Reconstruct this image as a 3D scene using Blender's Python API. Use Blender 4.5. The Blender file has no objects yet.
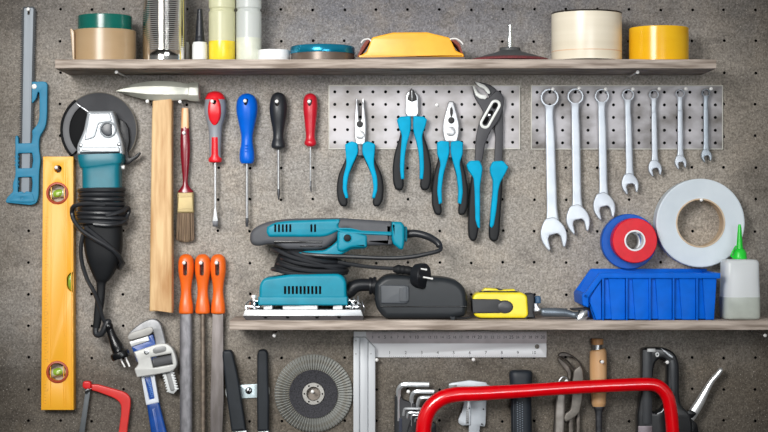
import bpy, bmesh, math, random
from mathutils import Vector, Matrix
random.seed(7)
PI = math.pi
S = 0.0016          # metres per unit at the wall (1 unit = 1.6 mm)
D = 2.8             # camera distance from the wall
C = bpy.context.scene.collection

# ---------------------------------------------------------------- materials
def lin(h):
    h = h.lstrip('#'); o = []
    for i in (0, 2, 4):
        c = int(h[i:i+2], 16) / 255
        o.append(c / 12.92 if c <= 0.04045 else ((c + 0.055) / 1.055) ** 2.4)
    return (o[0], o[1], o[2], 1)
MATS = {}
def mat(name, col, rough=0.5, metal=0.0, col2=None, scale=60, stretch=(1, 1, 1), bump=0.0, coat=0.0, contrast=(0.35, 0.65), spec=0.5, detail=4, bscale=None, alpha=1.0):
    if name in MATS: return MATS[name]
    m = bpy.data.materials.new(name); m.use_nodes = True
    nt = m.node_tree; b = nt.nodes['Principled BSDF']
    b.inputs['Roughness'].default_value = rough
    b.inputs['Metallic'].default_value = metal
    b.inputs['Specular IOR Level'].default_value = spec
    b.inputs['Coat Weight'].default_value = coat
    b.inputs['Coat Roughness'].default_value = 0.12
    b.inputs['Alpha'].default_value = alpha
    tc = nt.nodes.new('ShaderNodeTexCoord'); mp = nt.nodes.new('ShaderNodeMapping')
    mp.inputs['Scale'].default_value = stretch
    nt.links.new(tc.outputs['Object'], mp.inputs['Vector'])
    nz = nt.nodes.new('ShaderNodeTexNoise'); nz.inputs['Scale'].default_value = scale; nz.inputs['Detail'].default_value = detail
    nt.links.new(mp.outputs['Vector'], nz.inputs['Vector'])
    rp = nt.nodes.new('ShaderNodeValToRGB')
    c1 = lin(col); c2 = lin(col2) if col2 else tuple([c * 0.88 for c in c1[:3]] + [1])
    rp.color_ramp.elements[0].position = contrast[0]; rp.color_ramp.elements[0].color = c2
    rp.color_ramp.elements[1].position = contrast[1]; rp.color_ramp.elements[1].color = c1
    nt.links.new(nz.outputs['Fac'], rp.inputs['Fac']); nt.links.new(rp.outputs['Color'], b.inputs['Base Color'])
    if bump:
        bp = nt.nodes.new('ShaderNodeBump'); bp.inputs['Strength'].default_value = bump; bp.inputs['Distance'].default_value = 0.001
        if bscale:
            n2 = nt.nodes.new('ShaderNodeTexNoise'); n2.inputs['Scale'].default_value = bscale; n2.inputs['Detail'].default_value = 3
            nt.links.new(mp.outputs['Vector'], n2.inputs['Vector']); nt.links.new(n2.outputs['Fac'], bp.inputs['Height'])
        else: nt.links.new(nz.outputs['Fac'], bp.inputs['Height'])
        nt.links.new(bp.outputs['Normal'], b.inputs['Normal'])
    MATS[name] = m; return m

def board_mat():
    m = bpy.data.materials.new('hardboard'); m.use_nodes = True; nt = m.node_tree; N = nt.nodes; L = nt.links
    b = N['Principled BSDF']; b.inputs['Roughness'].default_value = 0.75; b.inputs['Specular IOR Level'].default_value = 0.25
    tc = N.new('ShaderNodeTexCoord')
    def noise(sc, det, st=(1, 1, 1), ro=0.55, off=(0, 0, 0)):
        mp = N.new('ShaderNodeMapping'); mp.inputs['Scale'].default_value = st; mp.inputs['Location'].default_value = off
        L.new(tc.outputs['Object'], mp.inputs['Vector'])
        n = N.new('ShaderNodeTexNoise'); n.inputs['Scale'].default_value = sc; n.inputs['Detail'].default_value = det; n.inputs['Roughness'].default_value = ro
        L.new(mp.outputs['Vector'], n.inputs['Vector']); return n.outputs['Fac']
    def ramp(f, p0, c0, p1, c1):
        r = N.new('ShaderNodeValToRGB'); r.color_ramp.elements[0].position = p0; r.color_ramp.elements[0].color = c0
        r.color_ramp.elements[1].position = p1; r.color_ramp.elements[1].color = c1; L.new(f, r.inputs['Fac']); return r.outputs['Color']
    def mix(f, a, c, typ='MIX'):
        x = N.new('ShaderNodeMixRGB'); x.blend_type = typ
        if isinstance(f, float): x.inputs[0].default_value = f
        else: L.new(f, x.inputs[0])
        for i, v in ((1, a), (2, c)):
            if isinstance(v, tuple): x.inputs[i].default_value = v
            else: L.new(v, x.inputs[i])
        return x.outputs[0]
    base = ramp(noise(3.2, 5), 0.38, lin('#b0aca7'), 0.62, lin('#bbb3a8'))
    # the middle of the upper sheet has weathered to a cooler grey
    sx = N.new('ShaderNodeSeparateXYZ'); L.new(tc.outputs['Object'], sx.inputs[0])
    def mth(op, a_, b_):
        n = N.new('ShaderNodeMath'); n.operation = op; n.use_clamp = False
        for i, v in ((0, a_), (1, b_)):
            if isinstance(v, (int, float)): n.inputs[i].default_value = v
            else: L.new(v, n.inputs[i])
        return n.outputs[0]
    px = mth('POWER', mth('ABSOLUTE', mth('SUBTRACT', mth('DIVIDE', sx.outputs['X'], .42), .1), 0), 2.0)
    pz = mth('POWER', mth('ABSOLUTE', mth('DIVIDE', mth('SUBTRACT', sx.outputs['Z'], .34), .17), 0), 2.0)
    cool = mth('ADD', mth('SUBTRACT', 1.0, mth('ADD', px, pz)), mth('MULTIPLY', mth('SUBTRACT', noise(7, 4), .5), 1.2))
    cm = N.new('ShaderNodeMapRange'); L.new(cool, cm.inputs['Value']); cm.inputs['To Max'].default_value = .85
    base = mix(cm.outputs['Result'], base, lin('#a2a3aa'))
    base = mix(ramp(noise(11, 6, ro=0.7), 0.48, (0, 0, 0, 1), 0.72, (.8, .8, .8, 1)), base, lin('#c8bdaf'))
    base = mix(ramp(noise(16, 5, (1, 1, 2.2), off=(3, 0, 1), ro=.65), 0.5, (0, 0, 0, 1), 0.72, (.7, .7, .7, 1)), base, lin('#857f79'))
    # board colour darkens towards the bottom, the top and the outer edges
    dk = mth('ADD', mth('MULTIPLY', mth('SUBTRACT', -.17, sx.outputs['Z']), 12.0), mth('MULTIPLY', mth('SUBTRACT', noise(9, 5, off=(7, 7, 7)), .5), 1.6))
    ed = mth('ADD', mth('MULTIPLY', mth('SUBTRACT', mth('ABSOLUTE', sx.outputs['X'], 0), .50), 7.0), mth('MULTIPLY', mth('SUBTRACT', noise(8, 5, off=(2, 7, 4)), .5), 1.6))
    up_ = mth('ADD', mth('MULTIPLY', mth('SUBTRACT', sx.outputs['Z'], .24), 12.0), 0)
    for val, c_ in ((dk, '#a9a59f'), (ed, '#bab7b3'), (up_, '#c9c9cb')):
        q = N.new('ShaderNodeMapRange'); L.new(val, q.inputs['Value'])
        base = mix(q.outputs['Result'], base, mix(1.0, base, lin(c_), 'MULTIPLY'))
    base = mix(1.0, base, ramp(noise(300, 3, ro=0.75), 0.33, (.42, .41, .40, 1), 0.62, (1.0, 1.0, 1.0, 1)), 'MULTIPLY')
    base = mix(.8, base, ramp(noise(130, 4, ro=0.7, off=(5, 5, 5)), 0.35, (.62, .61, .60, 1), 0.6, (1.0, 1.0, 1.0, 1)), 'MULTIPLY')
    base = mix(ramp(noise(420, 2, off=(1, 2, 3)), 0.62, (0, 0, 0, 1), 0.74, (.55, .55, .55, 1)), base, lin('#d9d2c8'))
    L.new(base, b.inputs['Base Color'])
    bp = N.new('ShaderNodeBump'); bp.inputs['Strength'].default_value = 0.35; bp.inputs['Distance'].default_value = 0.0006
    L.new(noise(700, 3), bp.inputs['Height']); L.new(bp.outputs['Normal'], b.inputs['Normal'])
    return m

def translucent(name, col, through=0.45, rough=0.3):
    """cloudy plastic: part diffuse, part see-through"""
    m = bpy.data.materials.new(name); m.use_nodes = True; nt = m.node_tree; N = nt.nodes; L = nt.links
    b = N['Principled BSDF']; b.inputs['Base Color'].default_value = lin(col); b.inputs['Roughness'].default_value = rough
    tl = N.new('ShaderNodeBsdfTranslucent'); tl.inputs['Color'].default_value = lin(col)
    tr = N.new('ShaderNodeBsdfTransparent'); tr.inputs['Color'].default_value = tuple(min(1, c + .25) for c in lin(col)[:3]) + (1,)
    m1 = N.new('ShaderNodeMixShader'); m1.inputs[0].default_value = 0.3; L.new(b.outputs[0], m1.inputs[1]); L.new(tl.outputs[0], m1.inputs[2])
    m2 = N.new('ShaderNodeMixShader'); m2.inputs[0].default_value = through; L.new(m1.outputs[0], m2.inputs[1]); L.new(tr.outputs[0], m2.inputs[2])
    L.new(m2.outputs[0], N['Material Output'].inputs['Surface']); return m

# ---------------------------------------------------------------- shape helpers
def rnd(pts, r=1.5, n=5):
    """round the corners of a closed outline; a third value on a point is its own radius"""
    out = []; m = len(pts)
    for i in range(m):
        p = Vector(pts[i][:2]); rr = pts[i][2] if len(pts[i]) > 2 else r
        a = Vector(pts[i-1][:2]) - p; b = Vector(pts[(i+1) % m][:2]) - p
        if rr <= 0.01: out.append((p.x, p.y)); continue
        ra = min(rr, a.length * .5); rb = min(rr, b.length * .5)
        A = p + a.normalized() * ra; B = p + b.normalized() * rb
        for k in range(n + 1):
            t = k / n; q = A * (1-t)**2 + p * 2*t*(1-t) + B * t*t
            out.append((q.x, q.y))
    return out
def circ(x, y, r, n=28, ry=None):
    ry = ry or r
    return [(x + r*math.cos(2*PI*k/n), y + ry*math.sin(2*PI*k/n)) for k in range(n)]
def capsule(x0, y0, x1, y1, r, n=8):
    a = math.atan2(y1-y0, x1-x0); o = []
    for k in range(n+1): t = a - PI/2 + PI*k/n; o.append((x1 + r*math.cos(t), y1 + r*math.sin(t)))
    for k in range(n+1): t = a + PI/2 + PI*k/n; o.append((x0 + r*math.cos(t), y0 + r*math.sin(t)))
    return o
def mirror(pts, cx): return [(2*cx - p[0],) + tuple(p[1:]) for p in pts][::-1]
def area2(p): return sum(p[i-1][0]*p[i][1] - p[i][0]*p[i-1][1] for i in range(len(p)))
def catmull(P, sub):
    P = [list(map(float, p)) for p in P]; out = []
    for i in range(len(P)-1):
        p0 = P[i-1] if i else [2*a-b for a, b in zip(P[0], P[1])]; p1 = P[i]; p2 = P[i+1]
        p3 = P[i+2] if i+2 < len(P) else [2*a-b for a, b in zip(P[-1], P[-2])]
        for k in range(sub):
            t = k/sub
            out.append([0.5*((2*b) + (c-a)*t + (2*a-5*b+4*c-d)*t*t + (-a+3*b-3*c+d)*t**3) for a, b, c, d in zip(p0, p1, p2, p3)])
    out.append(P[-1]); return out

class Thing:
    """x, y in units of the wall grid (y downwards), depth = distance out from the wall; f = depth the outline was measured at"""
    def __init__(s, name, label, cat, ax, ay, d=0, f=None, group=None, solo=False):
        s.f = d if f is None else f; s.K = S * (1 - s.f*S/D); s.ax, s.ay, s.d = ax, ay, d
        s.loc = Vector(((ax-384)*s.K, -d*S, (216-ay)*s.K)); s.meta = (name, label, cat, group); s.root = None
        if not solo:
            s.root = bpy.data.objects.new(name, None); s.root.empty_display_size = 0.02; C.objects.link(s.root); s._tag(s.root)
    def _tag(s, o):
        o.location = s.loc; n, l, c, g = s.meta
        if l: o['label'] = l; o['category'] = c
        if g: o['group'] = g
    def v(s, x, y, dz): return Vector(((x-384)*s.K, -dz*S, (216-y)*s.K)) - s.loc
    def g(s, f=None):
        """start a part; f = depth its outline was measured at, where that differs from the thing's"""
        s.K = S * (1 - (s.f if f is None else f)*S/D); return G(s)

class G:
    def __init__(s, t): s.t = t; s.bm = bmesh.new(); s.mi = 0
    def _mi(s, faces):
        for f in faces: f.material_index = s.mi
    def prism(s, pts, d0, d1, holes=(), bev=0.25, res=1):
        t = s.t; K = t.K; bev = min(bev, (d1-d0)*.49)
        cu = bpy.data.curves.new('tmp', 'CURVE'); cu.dimensions = '2D'; cu.fill_mode = 'BOTH'
        for i, loop in enumerate([pts] + list(holes)):
            q = [((x-384)*K - t.loc.x, (216-y)*K - t.loc.z) for x, y in [p[:2] for p in loop]]
            cl = [q[0]]
            for p in q[1:]:
                if (Vector(p)-Vector(cl[-1])).length > 1e-6: cl.append(p)
            if (Vector(cl[0])-Vector(cl[-1])).length < 1e-6: cl.pop()
            ar = area2(cl)
            if (ar > 0) == (i > 0): cl = cl[::-1]
            sp = cu.splines.new('POLY'); sp.points.add(len(cl)-1); sp.use_cyclic_u = True
            for k, p in enumerate(cl): sp.points[k].co = (p[0], p[1], 0, 1)
        cu.extrude = max((d1-d0)*S/2 - bev*K, 1e-6); cu.bevel_depth = bev*K; cu.bevel_resolution = res; cu.offset = -bev*K
        ob = bpy.data.objects.new('tmp', cu); me = bpy.data.meshes.new_from_object(ob)
        zc = ((d0+d1)/2 - t.d)*S; a = len(s.bm.verts); af = len(s.bm.faces)
        me.transform(Matrix.Translation((0, -zc, 0)) @ Matrix.Rotation(PI/2, 4, 'X'))
        me.materials.clear(); s.bm.from_mesh(me); s.bm.faces.ensure_lookup_table()
        s._mi(s.bm.faces[af:])
        bpy.data.objects.remove(ob); bpy.data.curves.remove(cu); bpy.data.meshes.remove(me); return s
    def box(s, x0, y0, x1, y1, d0, d1, bev=0.25, r=0):
        p = [(x0, y0), (x1, y0), (x1, y1), (x0, y1)]
        return s.prism(rnd(p, r) if r else p, d0, d1, bev=bev)
    def rings(s, R, closed=False, cap=True):
        vs = [[s.bm.verts.new(p) for p in r] for r in R]; n = len(vs[0]); fs = []
        m = len(vs); rng = range(m) if closed else range(m-1)
        for i in rng:
            a, b = vs[i], vs[(i+1) % m]
            for k in range(n): fs.append(s.bm.faces.new((a[k], a[(k+1) % n], b[(k+1) % n], b[k])))
        if cap and not closed: fs.append(s.bm.faces.new(vs[0][::-1])); fs.append(s.bm.faces.new(vs[-1]))
        s._mi(fs); return s
    def sweep(s, path, n=20, e=2.0, sub=5, cap=True, rot=0.0):
        """path points (x, y, depth, half width, half depth)"""
        P = catmull(path, sub) if sub > 1 else path; R = []
        for i, p in enumerate(P):
            a = P[max(0, i-1)]; b = P[min(len(P)-1, i+1)]
            t = Vector((b[0]-a[0], b[1]-a[1]));
            t = t.normalized() if t.length > 1e-6 else Vector((0, 1)); nx, ny = t.y, -t.x
            ring = []
            for k in range(n):
                an = 2*PI*k/n + rot; c, q = math.cos(an), math.sin(an)
                c = math.copysign(abs(c)**(2/e), c); q = math.copysign(abs(q)**(2/e), q)
                hw = max(p[3], 0.02); hd = max(p[4], 0.02)
                ring.append(s.t.v(p[0]+nx*hw*c, p[1]+ny*hw*c, p[2]+hd*q))
            R.append(ring)
        return s.rings(R, cap=cap)
    def tube(s, pts, r, n=10, sub=6, r2=None):
        P = catmull(pts, sub) if sub > 1 else pts; V = [s.t.v(*p[:3]) for p in P]; K = s.t.K
        up = Vector((0.13, 0.9, 0.2)).normalized(); R = []; m = len(V)
        for i in range(m):
            t = (V[min(m-1, i+1)] - V[max(0, i-1)]).normalized()
            u = (up - t*up.dot(t))
            u = u.normalized() if u.length > 1e-5 else t.orthogonal().normalized()
            w = t.cross(u); up = u; rr = (r + ((r2 if r2 is not None else r) - r)*i/(m-1))*K
            R.append([V[i] + (u*math.cos(2*PI*k/n) + w*math.sin(2*PI*k/n))*rr for k in range(n)])
        return s.rings(R)
    def lathe(s, c, axis, prof, seg=40, closed=False, sy=1.0):
        o = s.t.v(*c); K = s.t.K; R = []
        A = {'z': (Vector((0, 0, 1)), Vector((1, 0, 0)), Vector((0, 1, 0))), 'y': (Vector((0, -1, 0)), Vector((1, 0, 0)), Vector((0, 0, 1))),
             'x': (Vector((1, 0, 0)), Vector((0, 1, 0)), Vector((0, 0, 1)))}
        if isinstance(axis, str): ax, u, w = A[axis]
        else:
            ax = Vector((axis[0], -axis[2], -axis[1])).normalized(); u = ax.orthogonal().normalized(); w = ax.cross(u)
        for tt, r in prof:
            r = max(r, 0.01)
            R.append([o + ax*tt*K + (u*math.cos(2*PI*k/seg) + w*math.sin(2*PI*k/seg)*sy)*r*K for k in range(seg)])
        return s.rings(R, closed=closed)
    def ball(s, c, r, seg=14):
        return s.lathe(c, 'y', [(-r*math.cos(PI*k/8), r*math.sin(PI*k/8)) for k in range(9)], seg)
    def perf(s, xs, ys, x0, y0, x1, y1, r, df, depth, jit=0, n=16, mi_hole=0):
        bx = [x0] + [(a+b)/2 for a, b in zip(xs, xs[1:])] + [x1]; by = [y0] + [(a+b)/2 for a, b in zip(ys, ys[1:])] + [y1]
        rj = random.Random(3); bm = s.bm; V = s.t.v
        for i, x in enumerate(xs):
            for j, y in enumerate(ys):
                a, b, c, d = bx[i], by[j], bx[i+1], by[j+1]; sq = []
                q = n//4
                for k in range(n):
                    e, f = divmod(k, q); f /= q
                    sq.append([(a+(c-a)*f, b), (c, b+(d-b)*f), (c-(c-a)*f, d), (a, d-(d-b)*f)][e])
                cx, cy = x + rj.uniform(-jit, jit), y + rj.uniform(-jit, jit)
                hc = [(cx + r*math.cos(-3*PI/4 + 2*PI*k/n), cy + r*math.sin(-3*PI/4 + 2*PI*k/n)) for k in range(n)]
                o = [bm.verts.new(V(p[0], p[1], df)) for p in sq]; h = [bm.verts.new(V(p[0], p[1], df)) for p in hc]
                bk = [bm.verts.new(V(p[0], p[1], df-depth)) for p in hc]
                for k in range(n):
                    k2 = (k+1) % n; f1 = bm.faces.new((o[k], h[k], h[k2], o[k2])); f1.material_index = s.mi
                    f2 = bm.faces.new((h[k], bk[k], bk[k2], h[k2])); f2.material_index = mi_hole
                f3 = bm.faces.new(bk); f3.material_index = mi_hole
        return s
    def text(s, txt, x, y, d, size, rot=0):
        cu = bpy.data.curves.new('tmp', 'FONT'); cu.body = txt; cu.size = size*s.t.K*1.4; cu.align_x = 'CENTER'; cu.align_y = 'CENTER'; cu.extrude = 0.04*s.t.K
        cu.resolution_u = 3
        ob = bpy.data.objects.new('tmp', cu); C.objects.link(ob); dg = bpy.context.evaluated_depsgraph_get(); me = bpy.data.meshes.new_from_object(ob.evaluated_get(dg))
        me.transform(Matrix.Translation(s.t.v(x, y, d)) @ Matrix.Rotation(rot, 4, 'Y') @ Matrix.Rotation(PI/2, 4, 'X'))
        me.materials.clear(); s.bm.from_mesh(me); bpy.data.objects.remove(ob); bpy.data.curves.remove(cu); bpy.data.meshes.remove(me); return s
    def mesh(s, name, smooth=35):
        bmesh.ops.remove_doubles(s.bm, verts=s.bm.verts, dist=2e-6)
        bmesh.ops.recalc_face_normals(s.bm, faces=s.bm.faces)
        me = bpy.data.meshes.new(name); s.bm.to_mesh(me); s.bm.free()
        for p in me.polygons: p.use_smooth = True
        me.set_sharp_from_angle(angle=math.radians(smooth)); return me
    def part(s, name, m, parent=None, label=None, smooth=35):
        """link as a child of the thing (or of one of its parts)"""
        me = s.mesh(name, smooth)
        for q in (m if isinstance(m, (list, tuple)) else [m]): me.materials.append(q)
        o = bpy.data.objects.new(name, me); C.objects.link(o); o.parent = parent or s.t.root
        if label: o['label'] = label
        return o
    def solo(s, m, smooth=35, kind=None):
        """the whole thing is this one mesh"""
        me = s.mesh(s.t.meta[0], smooth)
        for q in (m if isinstance(m, (list, tuple)) else [m]): me.materials.append(q)
        o = bpy.data.objects.new(s.t.meta[0], me); C.objects.link(o); s.t._tag(o); s.t.root = o
        if kind: o['kind'] = kind
        return o

def top_y(y, c, r):
    """height of a round top edge seen from below at its front rim"""
    return 216 - (216-y)*(1 - (c+r)*S/D)/(1 - c*S/D)

def cut(o, t, cutters):
    """cut holes (outline, d0, d1) through a rounded part"""
    g = G(t)
    for pts, d0, d1 in cutters: g.prism(pts, d0, d1, bev=0)
    me = g.mesh('cut'); co = bpy.data.objects.new('cut', me); C.objects.link(co); co.parent = o.parent
    if o.parent is None: co.matrix_world = o.matrix_world; co.location = o.location
    md = o.modifiers.new('b', 'BOOLEAN'); md.operation = 'DIFFERENCE'; md.object = co; md.solver = 'EXACT'
    bpy.context.view_layer.update(); dg = bpy.context.evaluated_depsgraph_get()
    nm = bpy.data.meshes.new_from_object(o.evaluated_get(dg)); o.modifiers.clear()
    nm.name = o.data.name; nm.materials.clear()
    for q in o.data.materials: nm.materials.append(q)
    o.data = nm; bpy.data.objects.remove(co)
    nm.set_sharp_from_angle(angle=math.radians(35))

def copy_tree(o, parent=None):
    c = o.copy(); C.objects.link(c)
    if parent: c.parent = parent; c.matrix_parent_inverse = o.matrix_parent_inverse
    for ch in [x for x in o.children]: copy_tree(ch, c)
    return c

# ---------------------------------------------------------------- colours and materials
TEAL = mat('teal_plastic', '#0087a0', 0.42, spec=.28, bump=0.05, bscale=900)
TEAL2 = mat('teal_plastic_deep', '#007082', 0.42, bump=0.05, bscale=900)
GRIP = mat('grey_rubber', '#505257', 0.62, bump=0.25, bscale=1500)
BLACKP = mat('black_plastic', '#1a1c20', 0.4, spec=.3)
BLACKR = mat('black_rubber', '#17191c', 0.6, spec=.25, bump=0.2, bscale=1200)
BLACKG = mat('black_gloss', '#121315', 0.25, spec=.4)
SLOT = mat('dark_slot', '#0c0c0d', 0.9, spec=0.1)
CORD = mat('black_cord', '#25272b', 0.4, spec=.5)
CHROME = mat('chrome', '#e9ebee', 0.16, 1.0)
STEEL = mat('steel', '#c4c6c8', 0.34, 1.0, col2='#9c9fa3', scale=40)
SATIN = mat('satin_chrome', '#bfc5cc', 0.42, 0.45, col2='#afb6bf', scale=30)
DSTEEL = mat('dark_steel', '#55565a', 0.45, 0.7, col2='#3d3e41', scale=120)
CASTAL = mat('cast_aluminium', '#bcc1c5', 0.42, 0.35, col2='#a4aaaf', scale=90, bump=0.1)
NAILM = mat('nail_steel', '#f6f6f4', 0.3, 0.1)
WOOD = mat('ash_wood', '#dfbd8c', 0.6, col2='#b07f4a', scale=28, stretch=(3.2, 3.2, 0.35), contrast=(0.3, 0.62), bump=0.1)
SHELFW = mat('weathered_wood', '#bfb2a7', 0.85, col2='#7d7065', scale=60, stretch=(0.25, 1, 3.2), contrast=(0.32, 0.66), bump=0.6, detail=8)
YEL = mat('yellow_paint', '#f2a71c', 0.42, col2='#eda015')
RED = mat('red_plastic', '#e01826', 0.35)
REDG = mat('red_lacquer', '#e3000f', 0.22, coat=0.6)
BLUE = mat('blue_plastic', '#0066d8', 0.45, spec=.1)
HBLUE = mat('sky_blue_grip', '#00a4ce', 0.55, spec=.1)
DGRIP = mat('charcoal_grip', '#1a1c1f', 0.6, spec=.3, bump=0.15, bscale=1500)
ORANGE = mat('orange_plastic', '#ee6a1c', 0.35)
WHITEP = mat('white_plastic', '#eceef0', 0.4)
INK = mat('printed_ink', '#3a3a3c', 0.7)

# ---------------------------------------------------------------- the setting
SH = 80                     # shelf depth
t = Thing('wall_back', None, None, 384, 216, 0, solo=True)
xs = [-3.0 + 31.6*k for k in range(-2, 28)]; ys = [9.5 + 31.65*k for k in range(-2, 17)]
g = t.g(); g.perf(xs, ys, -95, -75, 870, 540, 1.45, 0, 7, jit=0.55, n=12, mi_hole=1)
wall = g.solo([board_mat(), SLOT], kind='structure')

def shelf(x0, x1, y0, y1, label, seed):
    t = Thing('wooden_shelf', label, 'shelf', (x0+x1)/2, y1, 0, f=SH, solo=True); g = t.g()
    # slightly uneven sawn front edge
    rr = random.Random(seed); n = 40; top = [(x0+(x1-x0)*k/n, y0 + rr.uniform(-.18, .18)) for k in range(n+1)]; bot = [(x0+(x1-x0)*k/n, y1 + rr.uniform(-.18, .18)) for k in range(n+1)]
    g.prism(top + bot[::-1], 0.15, SH, bev=0.6, res=2)
    return g.solo(SHELFW)
shelf(55, 716.5, 59.3, 68.4, 'long upper wooden shelf holding the tapes, bottles and tins', 1)
shelf(229.5, 850, 320.6, 330, 'lower wooden shelf under the sander and blue bin', 2)
K80 = 1 - SH*S/D
def base_y(which, c):
    """grid height of the shelf top for something standing at depth c"""
    y0 = (59.3, 320.6)[which]
    return 216 - (216-y0)*K80/(1 - c*S/D) - 0.12

# ---------------------------------------------------------------- nails and pegs
_nail = None
def nail(x, y, what, length=9, label=None, dx=0.0, up=1.6, name='steel_nail'):
    """a round-headed nail knocked into the board, pointing slightly up"""
    global _nail
    t = Thing(name, label or ('round-headed steel nail ' + what), 'nail', x, y, 0, f=4, group='nails in the pegboard', solo=True)
    g = t.g(); g.tube([(x, y+up, -1), (x+dx, y, length)], 0.75, n=10, sub=1)
    hx, hy = x+dx, y
    g.lathe((hx, hy, length-0.3), 'y', [(-.3, 1.1), (0, 1.75), (.35, 1.8), (.8, 1.3), (1.05, .4)], 14)
    return g.solo(NAILM)

# ================================================================ UPPER SHELF
def roll(name, label, cat, cx, r, ytop, shelfi, c, m, rim=None, core=None, group=None, ybot=None, ri=None):
    """a tape roll lying flat: axis vertical"""
    yb = base_y(shelfi, c) if ybot is None else ybot; ytop = top_y(ytop, c, r)
    t = Thing(name, label, cat, cx, yb, 0, f=c, group=group); h = yb - ytop; ri = ri or r*.72
    t.g().lathe((cx, yb, c), 'z', [(0.1, ri), (0.1, r-.5), (.5, r), (h*.5, r+.1), (h-.5, r), (h, r-.5), (h, ri)], 64, closed=True).part('tape', m)
    t.g().lathe((cx, yb, c), 'z', [(0.1, ri-1.2), (0.1, ri), (h-.1, ri), (h-.1, ri-1.2)], 48, closed=True).part('core', core or mat('cardboard', '#b89a72', .8))
    return t
BROWN = mat('brown_tape', '#ab9170', 0.3, col2='#a68c6a', scale=15, stretch=(1, 1, 4))
GREEN = mat('green_tape', '#086055', 0.22)
t = roll('packing_tape', 'wide brown packing tape roll lying under the green tape', 'tape', 104.7, 31.2, 27.6, 0, 36, BROWN, group='tape rolls')
yb = base_y(0, 36)
t.g(56).prism(rnd([(70, 29), (71.4, 28.2), (74.2, 32), (74.4, yb), (73.0, yb), (71.5, 42)], 1), 40, 56, bev=.1).part('loose_end', BROWN)
t = roll('green_tape', 'dark green tape roll stacked on top of the brown tape', 'tape', 105.1, 26.9, 13.1, 0, 36, GREEN, group='tape rolls', ybot=top_y(27.6, 36, 31.2)-.1, ri=19)

# ribbed metal can, running out of the top of the picture
c = 40; yb = base_y(0, c); t = Thing('metal_can', 'tall shiny ribbed metal can between green tape and glue bottle', 'can', 164.5, yb, 0, f=c)
P = [(0, 17), (0.1, 21.8), (.8, 22.5), (1.6, 22.4), (2.0, 21.7), (5, 21.7), (11, 21.7)]
z = 11
while z < 92: P += [(z+.5, 22.0), (z+1.1, 22.0), (z+1.6, 21.5), (z+1.95, 21.5)]; z += 2.0
P += [(z+6, 21.8), (z+6.5, 22.5), (z+7.5, 22.4), (z+7.6, 21), (z+5.8, 20.5), (z+5.8, 1)]
t.g().lathe((164.5, yb, c), 'z', P, 72).part('can_body', mat('tin_metal', '#e3e1dc', 0.13, 1.0), smooth=60)
t.g().tube([(184.6, 48, 51), (184.8, 30, 51), (184.7, 0, 51), (184.7, -30, 51)], 0.55, n=8).part('side_seam', mat('brass_seam', '#9a9150', .4, .5))

def glue(cx, c, label, cap='#1f232a', top=8.5):
    yb = base_y(0, c); t = Thing('glue_bottle', label, 'bottle', cx, yb, 0, f=c, group='small glue bottles with black nozzles')
    top = top_y(top, c, 2); ym = top_y(41.5, c, 7); h = yb - ym
    t.g().lathe((cx, yb, c), 'z', [(0, 5), (.2, 7.2), (1, 7.7), (h*.5, 7.6), (h-2.2, 7.6), (h-2, 6.9), (h-.3, 6.9), (h, 6.3), (h+.4, 3)], 36).part('bottle_body', mat('frosted_white', '#e3e6e6', .35))
    P = [(h, 3), (h, 5.2), (h+.8, 5.3)]; H = ym - top
    for k in range(22):
        z = h+1+(H-2)*k/22; r = 5.1 - 2.6*(k/22)**.8; P += [(z, r), (z+.8, r), (z+.9, r-.3), (z+1.3, r-.3)]
    P += [(h+H-.6, 2.5), (h+H, 2.1), (h+H, .1)]
    t.g().lathe((cx, yb, c), 'z', P, 30).part('nozzle', mat('navy_black_cap', cap, .4), smooth=50)
glue(199.8, 40, 'white glue bottle with tall black nozzle beside the yellow bottle')
glue(181.8, 12, 'small white bottle mostly hidden behind the ribbed can', top=30)

# tall clear bottles
def tall_bottle(cx, hw, label, body, liq, level, c=36):
    yb = base_y(0, c); t = Thing('plastic_bottle', label, 'bottle', cx, yb, 0, f=c, group='tall see-through bottles')
    h = yb
    P = [(0.1, hw-3), (0.3, hw-.9), (1.4, hw), (h-12.5, hw), (h-11, hw-1.2), (h-9.5, hw-1.3), (h-8, hw), (h+10, hw), (h+22, hw*.6), (h+26, hw*.35), (h+34, hw*.35), (h+34, .1)]
    t.g().lathe((cx, yb, c), 'z', P, 44).part('bottle_body', body)
    z = yb - top_y(level, c, hw)
    t.g().lathe((cx, yb, c), 'z', [(.8, hw-3), (1, hw-.4), (2, hw+.08), (z, hw+.08), (z, .1)], 36).part('liquid', liq)
    t.g().lathe((cx, yb, c), 'z', [(h+26, hw*.45), (h+38, hw*.42), (h+38.5, hw*.3)], 24).part('cap', WHITEP)
tall_bottle(222, 13.2, 'clear bottle with bright yellow liquid at its bottom', translucent('pale_yellow_plastic', '#f3f3d2', .35), mat('yellow_liquid', '#e8cf34', .25), 40.2)
tall_bottle(248.8, 12.6, 'cloudy whitish bottle right of the yellow liquid bottle', translucent('cloudy_plastic', '#e9eeec', .32), mat('cloudy_liquid', '#d3d7c8', .3), 37)

# white lid
c = 42; yb = base_y(0, c); t = Thing('white_lid', 'low round white plastic lid in front of the cloudy bottle', 'lid', 274, yb, 0, f=c, solo=True)
h = yb-top_y(48.7, c, 16); P = [(0, 13), (.1, 15.6)]
for k in range(7): z = .4+k*(h-1.4)/7; P += [(z, 15.9), (z+(h-1.4)/7*.6, 15.9), (z+(h-1.4)/7*.65, 15.7)]
P += [(h-.8, 15.9), (h-.1, 15.4), (h, 14)]
t.g().lathe((274, yb, c), 'z', P, 56).solo(WHITEP, smooth=50)

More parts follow.
